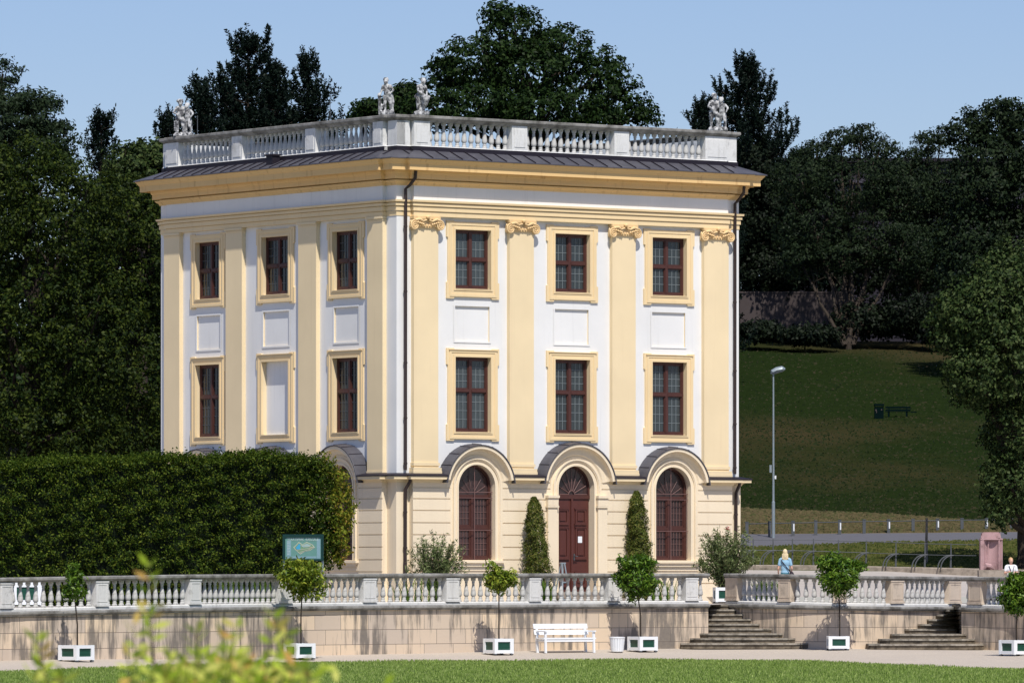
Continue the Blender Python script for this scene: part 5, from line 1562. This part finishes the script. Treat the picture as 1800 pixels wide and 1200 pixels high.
def pedestal():
    D = 202.5; px = 1742; z = ZY(1001, D); k = D/F
    t = thing('stone_pedestal', 'pink sandstone pedestal with carved drapery at the end of the railing', 'pedestal', (PX(px, D), D, z))
    H = 66*k
    m_ = MB(); m_.box((-.42,-.3,-1.0),(.42,.3,-.02)); m_.obj('base', M['kerbst'], t)
    m_ = MB(); w_ = 19.5*k; hz = H*.80
    # block with a hollowed, rounded niche and a drape fold
    n = 18; pts = [(-w_,-.25),(-w_+.10,-.27)]
    for i in range(n+1): u = i/n; pts.append((-w_+.12+(1.62*w_-.12)*u, -.25+.17*math.sin(math.pi*u)**.6))
    pts += [(w_-.10,-.27),(w_-.07,-.22),(w_-.03,-.25),(w_,-.22),(w_,.3),(-w_,.3)]
    m_.prism(pts, 0, hz); m_.prism([(-w_,-.27),(w_,-.27),(w_,.3),(-w_,.3)], hz-.001, hz+.05)
    m_.tube([(-w_*.25,-.16,hz*.95),(-w_*.35,-.13,hz*.5),(-w_*.5,-.15,hz*.25)], [.03,.025,.02], 8)
    m_.tube([(-w_*.75,-.22,.02),(-w_*.5,-.24,.16),(-w_*.1,-.22,.12),(w_*.25,-.2,.02)], [.05,.09,.08,.03], 8)
    m_.obj('block', M['sandst'], t)
    m_ = MB(); m_.box((-w_*.86,-.24,hz+.051),(w_*.80,.26,hz+.22)); m_.prism([(-w_*.74,-.2),(w_*.68,-.2),(w_*.68,.2),(-w_*.74,.2)], hz+.221, H); m_.tube([(-w_*.8,-.24,hz+.10),(-w_*.8,-.26,hz+.10)], .06, 10); m_.tube([(w_*.66,-.24,hz+.10),(w_*.66,-.27,hz+.10)], .07, 10)
    m_.obj('cap', M['sandst'], t)
pedestal()
def lamp():
    px = 1359.5; D = 222.5; z = TZ(PX(px, D), D)
    t = thing('street_lamp', 'tall grey street lamp with a flat head beside the asphalt path', 'lamp', (PX(px, D), D, z)); H = ZY(655, D)-z
    m_ = MB(); m_.tube([(0,0,0),(0,0,1.3),(0,0,1.32),(0,0,H)], [.06,.06,.042,.028], 10); pole = m_.obj('pole', M['zinc'], t, smooth=True)
    m_ = MB(); m_.tube([(-.06,0,H-.05),(-.03,0,H+.02),(.12,0,H+.09),(.32,0,H+.14),(.42,0,H+.13)], [.05,.10,.12,.11,.04], 10)
    m_.v = [(a, b*1.3, c) for a, b, c in m_.v]; h_ = m_.obj('lamp_head', M['zinc'], t, smooth=True)
    m_ = MB(); m_.box((-.14,-.05,2.35),(-.06,.02,2.62)); m_.obj('small_sign', M['zinc'], pole); m_ = MB(); m_.box((.04,-.07,2.12),(.10,-.06,2.24)); m_.obj('sticker', M['paintw'], pole)
lamp()
m_ = MB(); D = 210.5; q = P(1628.5, 985, D); tp = P(1628.5, 910, D); h = tp.z-q.z
m_.tube([(0,0,-.2),(.0,0,h*.5),(.01,0,h)], [.05,.045,.04], 7)
tag(m_.obj('wooden_stake', M['kerbst'], smooth=True), 'thin upright weathered stake behind the hoop railing', 'stake').location = q
def hill_things():
    M['dgreen'] = simple('dark_green_paint', (.003,.009,.009), .95, .0, .2, 4)
    def onhill(px, py):
        lo, hi = 240, 520
        for _ in range(40):
            md = (lo+hi)/2; y_ = HZ-(TZ(PX(px, md), md)-EYE)*F/md
            if y_ > py: lo = md
            else: hi = md
        return md
    D = onhill(1545, 735.5); k = D/F; X = PX(1545, D); z = TZ(X, D)
    t = thing('litter_bin', 'dark green litter bin with white marks on the hill lawn', 'bin', (X, D, z)); w_ = 8*k; H = 26*k
    m_ = MB(); m_.prism([(-w_,-w_*.8),(w_,-w_*.8),(w_,w_*.8),(-w_,w_*.8)], 0, H*.72); m_.box((-w_*.95,-w_*.7,H*.72),(w_*.95,w_*.7,H*.80)); m_.obj('body', M['dgreen'], t)
    m_ = MB(); m_.box((-w_*1.08,-w_*.9,H*.86),(w_*1.08,w_*.9,H)); m_.box((-w_,-w_*.75,H*.80),(-w_*.85,w_*.75,H*.86)); m_.box((w_*.85,-w_*.75,H*.80),(w_,w_*.75,H*.86)); m_.obj('lid', M['dgreen'], t)
    m_ = MB(); m_.box((-w_*.85,-w_*.83,H*.52),(-w_*.55,-w_*.81,H*.62)); m_.box((-w_*.65,-w_*.83,H*.38),(-w_*.5,-w_*.81,H*.519)); m_.box((w_*.4,-w_*.83,H*.56),(w_*.65,-w_*.81,H*.64)); m_.obj('sticker', M['concrete'], t)
    D = onhill(1580, 733); k = D/F; X = PX(1578, D); z = TZ(X, D)
    t = thing('hill_bench', 'dark bench beside the litter bin on the hill lawn', 'bench', (X, D, z), R(-8)); w_ = 22*k; s = 19*k/.85
    m_ = MB(); m_.box((-w_,.25*s,.50*s),(w_,.30*s,.64*s)); m_.box((-w_,.28*s,.70*s),(w_,.33*s,.85*s)); m_.obj('backrest', M['dgreen'], t)
    m_ = MB()
    for i in range(3): m_.box((-w_,(-.25+.17*i)*s,.42*s),(w_,(-.11+.17*i)*s,.47*s))
    m_.obj('seat', M['dgreen'], t)
    for sx in (-.72, .72): 
        m_ = MB(); m_.box((w_*sx-.06*s,-.22*s,0),(w_*sx+.06*s,.22*s,.419*s)); m_.box((w_*sx-.04*s,.19*s,.4*s),(w_*sx+.04*s,.27*s,.84*s)); m_.obj('leg', M['dgreen'], t)
    m_ = MB(); m_.box((w_+.05*s,-.2*s,.36*s),(w_+.5*s,.1*s,.44*s)); m_.obj('side_shelf', M['dgreen'], t)
    # concrete wall and the long dark building on the crest
    D = 487; zt = ZY(515, D); t = thing('concrete_wall', 'plain grey concrete wall at the top of the hill', 'wall', (PX(1395, D), D, zt-4.5)); k = D/F
    m_ = MB(); m_.box((-95*k,0,0),(88*k,.5,4.5)); m_.box((-96*k,-.05,4.5),(89*k,.55,4.62)); 
    for i in range(1, 6): m_.box((-95*k+i*30*k,-.02,0),(-95*k+i*30*k+.06,-.001,4.49))
    m_.obj('slab', M['concrete'], t)
    M['ledge'] = simple('dim_fascia', (.06,.055,.07), .7, .2, .2, 1)
    D = 520; k = D/F; zt = ZY(286, D); z0 = TZ(PX(1560, D), D); t = thing('hill_building', 'long dark flat-roofed building behind the hill trees', 'building', (PX(1560, D), D, z0)); hh = zt-z0
    m_ = MB(); m_.box((-190*k,0,0),(330*k,30,hh)); m_.obj('wall', M['darkwall'], t)
    m_ = MB(); m_.box((-192*k,-.6,hh),(332*k,30.5,hh+.35)); m_.obj('roof', M['darkwall'], t)
    for py, hgt in ((322,.32),(350,.18),(404,.18),(455,.18)):
        z_ = ZY(py, D)-z0; m_ = MB(); m_.box((-188*k,-.35,z_),(328*k,-.002,z_+hgt)); m_.obj('ledge', M['ledge'], t)
    for r_ in range(4):
        zA = ZY((346,400,452,505)[r_], D)-z0
        for c_ in range(24):
            x = (-180+c_*21)*k; m_ = MB(); m_.box((x,-.03,zA),(x+15*k,-.002,zA+.9)); 
            if r_ < 2: m_.obj('window', M['glassd'], t)
hill_things()

# ------------------------------------------------------------------ trees
GB = 'trees on and behind the hill'
# dense hornbeams left of the pavilion, behind the hedge
tree('hornbeam_tree', 'dense dark leafy tree filling the left edge above the hedge', 'tree', (60, 224),
     [Bl(60,470,190,190,224,5),Bl(-60,360,120,130,222,4),Bl(120,380,110,110,223,4),Bl(40,310,110,75,224,3.5),Bl(150,600,110,150,222,4),Bl(0,650,160,140,221,4),Bl(60,765,170,60,220,3)], M['lf_linden'], 2300, 24, .36, .17, .09, .35, .55, .35, group=GB)
tree('hornbeam_tree', 'dense leafy tree just left of the pavilion corner', 'tree', (235, 228),
     [Bl(235,470,85,150,228,4),Bl(225,370,65,75,228,3),Bl(262,440,45,110,227,2.5),Bl(240,640,90,130,227,4),Bl(190,740,110,90,226,4),Bl(160,790,90,40,224,3)], M['lf_linden'], 1300, 24, .34, .17, .09, .35, .55, .3, group=GB)
tree('cedar_tree', 'tall spreading tree with drooping tips at the upper left corner', 'tree', (-30, 250),
     [Bl(-30,220,90,100,250,4),Bl(40,210,70,45,250,3),Bl(85,222,45,12,250,1.2),Bl(60,180,50,22,250,2),Bl(100,250,40,30,250,2),Bl(5,130,26,30,250,1.5),Bl(20,270,110,50,250,4)], M['lf_cedar'], 950, 22, .42, .20, .08, .3, .4, .4, group=GB, flat=.45, droop=.6)
pine('small lone pine poking above the trees left of the roof', 178, 262, 210, 12, 1.15, group=GB, tuft=.36, dens=1.2)
tree('oak_tree', 'mid green tree between the small pine and the roof corner', 'tree', (245, 255),
     [Bl(225,285,35,32,255,2),Bl(265,275,40,30,255,2),Bl(245,320,65,50,255,3),Bl(290,300,40,50,255,2)], M['lf_maple'], 520, 20, .42, .20, .12, .3, .4, .3, group=GB)
pine('tallest dark pine behind the left half of the roof', 436, 335, 66, 21, 4.7, group=GB, dens=1.25, power=.8, tuft=.48, bare=.2)
pine('dark pine with a slim top behind the left part of the roof', 535, 337, 108, 19, 3.2, lean=.2, group=GB, dens=1.25, power=.8, tuft=.44, bare=.2)
pine('lower dark pine touching the left side of the tall pine', 352, 330, 157, 18, 3.2, group=GB, dens=1.25, power=.8, tuft=.44, bare=.25)
pine('pine just right of the tallest pine with blunt top', 484, 333, 128, 18, 3.0, group=GB, dens=1.25, power=.8, tuft=.44, bare=.25)
pine('dark pine top showing behind the left roof statues', 296, 328, 206, 15, 1.6, group=GB, tuft=.42, bare=.3)
tree('robinia_tree', 'huge spreading dark tree rising behind the middle of the roof', 'tree', (930, 345),
     [Bl(905,60,62,46,345,4),Bl(985,85,60,42,345,4),Bl(840,110,75,48,343,4),Bl(785,130,38,32,345,3),Bl(1050,125,50,42,345,3.5),Bl(1085,175,52,48,344,3),Bl(1128,205,30,22,345,2),Bl(930,130,90,55,343,4),
      Bl(760,190,52,40,342,3),Bl(840,190,90,42,341,4),Bl(960,195,110,40,340,4),Bl(1040,215,70,30,344,3),Bl(880,25,36,20,345,2)], M['lf_oak'], 1250, 24, .52, .27, .15, .35, .45, .65, group=GB, flat=.6)
tree('robinia_tree', 'low dark tree behind the two near corner statues', 'tree', (665, 350),
     [Bl(690,195,42,24,350,2.5),Bl(650,192,26,12,350,1.5),Bl(632,206,16,9,350,1),Bl(715,165,22,18,350,1.5)], M['lf_oak'], 240, 20, .55, .30, .17, .35, .4, .35, group=GB, flat=.6)
pine('tall dark pine beside the right end of the roof', 1313, 493, 112, 28, 7.6, group=GB, tuft=.62, bare=.25, power=.8, dens=1.1)
pine('shorter dark pine peeking left of the right roof statue', 1232, 424, 190, 20, 2.6, group=GB, tuft=.55)
tree('cherry_tree', 'broad airy tree with fan of bare stems on the hill crest', 'tree', (1492, 470),
     [Bl(1435,272,44,22,478,4),Bl(1478,248,36,22,478,3),Bl(1515,236,26,20,478,3),Bl(1545,262,36,22,478,3),Bl(1410,320,60,46,476,5),Bl(1500,320,90,56,475,6),Bl(1580,330,60,50,476,5),Bl(1430,395,75,60,474,5),Bl(1540,410,90,60,474,5),Bl(1480,450,70,34,473,5),Bl(1590,440,50,50,473,5),Bl(1405,455,40,40,473,4)], M['lf_cherry'], 2200, 20, .62, .27, .13, .3, .45, .22, group=GB, flat=.5, th=1.0, fan=True)
tree('cherry_tree', 'thin-crowned tree right of the broad airy tree on the crest', 'tree', (1612, 482),
     [Bl(1600,280,30,18,482,3),Bl(1632,255,26,22,482,3),Bl(1655,240,20,16,482,2),Bl(1600,350,60,60,481,5),Bl(1665,335,60,60,481,4),Bl(1620,450,70,70,480,5),Bl(1680,430,60,60,480,5)], M['lf_cherry'], 1300, 20, .62, .27, .13, .3, .45, .25, group=GB, flat=.5, th=1.5, fan=True)
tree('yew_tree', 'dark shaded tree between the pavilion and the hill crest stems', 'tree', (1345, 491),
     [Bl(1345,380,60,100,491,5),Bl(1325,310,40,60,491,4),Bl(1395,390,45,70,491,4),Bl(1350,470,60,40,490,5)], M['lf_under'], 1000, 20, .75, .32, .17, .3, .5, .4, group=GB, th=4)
tree('maple_tree', 'tall leafy tree at the upper right edge on the crest', 'tree', (1745, 440),
     [Bl(1700,232,40,38,440,3),Bl(1760,220,50,48,440,4),Bl(1810,240,50,50,440,4),Bl(1740,290,75,50,438,5),Bl(1810,340,60,70,438,5),Bl(1775,200,28,20,440,2),Bl(1800,430,70,60,437,5),Bl(1720,340,60,50,436,5),Bl(1705,420,60,60,435,5),Bl(1690,480,50,50,434,5)], M['lf_cherry'], 1700, 20, .62, .30, .18, .35, .5, .5, group=GB)
tree('maple_tree', 'big rounded tree overhanging the lower right edge of the lawn', 'tree', (1800, 208),
     [Bl(1790,500,90,80,208,3),Bl(1740,560,90,85,207,3),Bl(1690,570,62,60,207,2.4),Bl(1780,640,110,95,207,3.2),Bl(1720,660,62,60,206,2.2),Bl(1800,760,75,70,207,2.6),Bl(1775,850,50,55,206,2),Bl(1830,850,60,80,208,2.5),Bl(1760,900,26,28,205.5,1)], M['lf_maple'], 1900, 20, .34, .15, .10, .35, .5, .27, group='big trees near the pavilion', th=1.0)
for i, (lb, px, D, bl) in enumerate((
    ('far dark leafy tree closing the gap at the left edge', 20, 290, [(10,420,120,110),(60,560,130,120),(-60,500,100,120),(20,680,150,110)]),
    ('far dark leafy tree seen through gaps left of the pavilion', 190, 296, [(190,400,90,80),(230,520,90,100),(150,560,100,110),(200,680,120,110),(250,380,50,50)]),
    )):
    tree('broadleaf_tree', lb, 'tree', (px, D), [Bl(a, b, c, d, D, 3) for a, b, c, d in bl], M['lf_oak'], 1100, 20, .6, .30, .18, .35, .4, .35, group=GB)
# far belt of wood closing the crest behind everything
def belt():
    bl = []
    for i in range(46):
        X = -230+i*10.2+random.uniform(-3, 3); D = 570+random.uniform(-8, 8); h = random.uniform(4.2, 5.6); z = TZ(X, D)
        bl.append(((X, D, z+h*.9), (random.uniform(6, 8), 5, h)))
    p, o = crown_pts(bl, 2600, 16, .9, .5)
    tag(quads_obj('far_woodland', leaves(p, .7, .4, .3, o), M['lf_oak']), 'far belt of dark woodland along the top of the hill', 'woodland', kind='stuff')
belt()
# undergrowth on the crest
def bush(label, px, py, rx, ry, D, mat='lf_under'):
    c, r = Bl(px, py, rx, ry, D, 3); X, Y = c[0], D; z = c[2]-r[2]
    t = thing('shrub', label, 'shrub', (X, Y, z), 0, 'dark shrubs along the crest')
    m_ = MB()
    for i in range(6):
        a = i*1.05; m_.tube([(0,0,0),(math.cos(a)*r[0]*.3, math.sin(a)*.5, r[2]),(math.cos(a)*r[0]*.7, math.sin(a), r[2]*1.5)], [.08,.05,.02], 5)
    m_.obj('stems', M['bark'], t)
    p, o = crown_pts([(c, r), ((c[0]-r[0]*.5, c[1], c[2]-r[2]*.3), tuple(x*.6 for x in r)), ((c[0]+r[0]*.5, c[1], c[2]-r[2]*.2), tuple(x*.6 for x in r))], 240, 16, .7, .4)
    quads_obj('foliage', leaves(p-np.array([X, Y, z]), .34, .2, .3, o), M[mat], t)
bush('dark shrub at the foot of the concrete wall by the pavilion', 1335, 582, 42, 16, 468)
bush('dark shrub under the fan of bare stems', 1520, 560, 55, 38, 472)
bush('dark shrub right of the bare stems on the crest', 1600, 555, 50, 42, 471)
bush('dark shrub at the right end of the crest lawn', 1660, 560, 45, 50, 468)
bush('tall dark shrubbery behind the concrete wall, nearer the pavilion', 1385, 470, 60, 46, 498)
bush('tall dark shrubbery rising behind the bare stems', 1490, 475, 60, 46, 499)
bush('tall dark shrubbery behind the crest, right of the bare stems', 1590, 480, 60, 50, 500)
bush('low dark shrub before the concrete wall middle', 1420, 588, 50, 14, 466)

# ------------------------------------------------------------------ lawn blades and foreground shrub
def blades():
    n = 150000; D = rng.uniform(140, 183, n); px = rng.uniform(-30, 1830, n)
    edge = np.interp(px, [a for a,_ in LE], [b for _,b in LE]); k = D < edge+.28*rng.normal(size=n); D = D[k]; px = px[k]; n = len(D)
    X = (px-900)*D/F
    patch = .5+.5*np.sin(X*.9+D*.31)*np.sin(X*.23-D*.7)
    h = rng.uniform(.035, .085, n)*(.7+.5*patch); a = rng.uniform(0, 6.283, n); w_ = rng.uniform(.008, .02, n)
    dx, dy = np.cos(a)*w_, np.sin(a)*w_; lx, ly = rng.normal(size=n)*.02, rng.normal(size=n)*.02
    V = np.stack([np.stack([X-dx, D-dy, 0*X], 1), np.stack([X+dx, D+dy, 0*X], 1), np.stack([X+lx+dx*.3, D+ly+dy*.3, h], 1), np.stack([X+lx-dx*.3, D+ly-dy*.3, h], 1)], axis=1)
    tag(quads_obj('grass', V, M['grassb']), 'short mown grass blades along the front lawn', 'grass', kind='stuff')
blades()
M['hillgr'] = leafmat('hill_grass_tuft', [(.009,.018,.004),(.020,.034,.009),(.032,.042,.014),(.060,.050,.026)], .1)  # green tones carry the same hillside shadow as the hill lawn colour
M['vergegr'] = leafmat('dry_grass_tuft', [(.10,.085,.04),(.18,.14,.07),(.07,.09,.03)], .1)
def tufts(label, n, f0, f1, px0, px1, mat, hh):
    u = rng.uniform(0, 1, n); px = rng.uniform(px0, px1, n); X = (px-900)*240/F
    a0 = np.array([f0(x) for x in X]); a1 = np.array([f1(x) for x in X]); D = a0 + (a1-a0)*u**1.4; X = (px-900)*D/F
    Z = np.array([TZ(x, d) for x, d in zip(X, D)])
    h = rng.uniform(.4, 1, n)*hh*(D/300)**.7; a = rng.uniform(0, 6.283, n); w_ = h*rng.uniform(.5, 1.6, n)
    dx, dy = np.cos(a)*w_, np.sin(a)*w_*.5
    V = np.stack([np.stack([X-dx, D-dy, Z-.02], 1), np.stack([X+dx, D+dy, Z-.02], 1), np.stack([X+dx*.5, D+dy*.5, Z+h], 1), np.stack([X-dx*.6, D-dy*.6, Z+h*.8], 1)], axis=1)
    tag(quads_obj('grass', V, mat), label, 'grass', kind='stuff')
tufts('short shade-toned grass tufts on the hill lawn', 16000, lambda x: dr_(x)+1, lambda x: 470, 1290, 1830, M['hillgr'], .08)
tufts('dry tufts on the verge above the asphalt path', 16000, lambda x: hi_(x)+.3, lambda x: dr_(x)+1, 1290, 1830, M['vergegr'], .12)
tufts('green tufts on the lower lawn beyond the railing', 14000, lambda x: 207.5, lambda x: lo_(x)-.2, 1290, 1830, M['lawntuft'] if 'lawntuft' in M else leafmat('lawn_tuft', [(.05,.07,.015),(.10,.12,.03),(.16,.15,.05)], .2), .08)
def fore():
    D = 19.0; k = D/F; X = PX(300, D)
    t = thing('young_shrub', 'out of focus shrub with yellow-green young leaves in the lower left foreground', 'shrub', (X, D, 0))
    rs = random.Random(11); m_ = MB(); P_, Nn = [], []
    tips = [(65,1105),(70,1150),(110,1190),(262,975),(262,1060),(235,1075),(300,1150),(345,1090),(395,1120),(330,1165),(290,1190),(485,1065),(500,1095),(530,1185),(505,1150),(455,1180),(410,1150),(440,1195),(380,1190),(330,1200),(250,1200),(540,1205),(480,1210),(200,1215),(150,1225),(415,1080),(225,1145),(360,1180),(395,1160),(425,1185),(450,1165),(470,1190),(520,1165),(545,1185),(350,1150),(310,1185),(60,1190),(265,1180),(500,1180)]
    lv = []
    for px, py in tips:
        py = py+22 if py < 1110 else py+8
        tip = P(px, py, D+rs.uniform(-.5,.5))-Vector((X, D, 0)); root = Vector((rs.uniform(-.12,.12), rs.uniform(-.1,.1), 0))
        mid = root.lerp(tip, .55)+Vector((rs.uniform(-.08,.08)-tip.x*.2, 0, .0))
        m_.tube([root, mid, tip], [.008,.005,.002], 5)
        nw = rs.choice((3,4,5))
        for j in range(nw):
            c = tip.lerp(mid, j*.035) ; a0 = rs.uniform(0, 6.28)
            for q in range(3):
                a = a0+q*2.1; el = rs.uniform(.3, 1.1) - j*.12; d = Vector((math.cos(a)*math.cos(el), math.sin(a)*math.cos(el)*.6, math.sin(el)))
                Ls = rs.uniform(.050,.082)*(1-.06*j); s_ = d.cross(Vector((rs.uniform(-1,1), rs.uniform(-1,1), rs.uniform(-.3,1)))).normalized()*Ls*.17
                lv.append([c, c+d*Ls*.5+s_, c+d*Ls, c+d*Ls*.5-s_])
    for j in range(640):
        px = rs.uniform(-20, 570); py = rs.uniform(1165, 2300) if px > 230 else rs.uniform(1215, 2300)
        if j < 110: px = rs.gauss(400, 90); py = rs.uniform(1150, 1215)+abs(px-420)*.12; c = P(px, py, D+rs.uniform(-.45,.45))-Vector((X, D, 0))
        if c.z < .05: continue
        d = Vector((rs.uniform(-1,1), rs.uniform(-1,1), rs.uniform(-.1,1))).normalized(); Ls = rs.uniform(.05,.085); s_ = d.cross(Vector((rs.uniform(-1,1), rs.uniform(-1,1), .5))).normalized()*Ls*.2
        lv.append([c, c+d*Ls*.5+s_, c+d*Ls, c+d*Ls*.5-s_])
    m_.obj('stems', M['bark'], t, smooth=True)
    quads_obj('leaves', np.array([[tuple(v) for v in q] for q in lv]), M['lf_fore'], t)
fore()
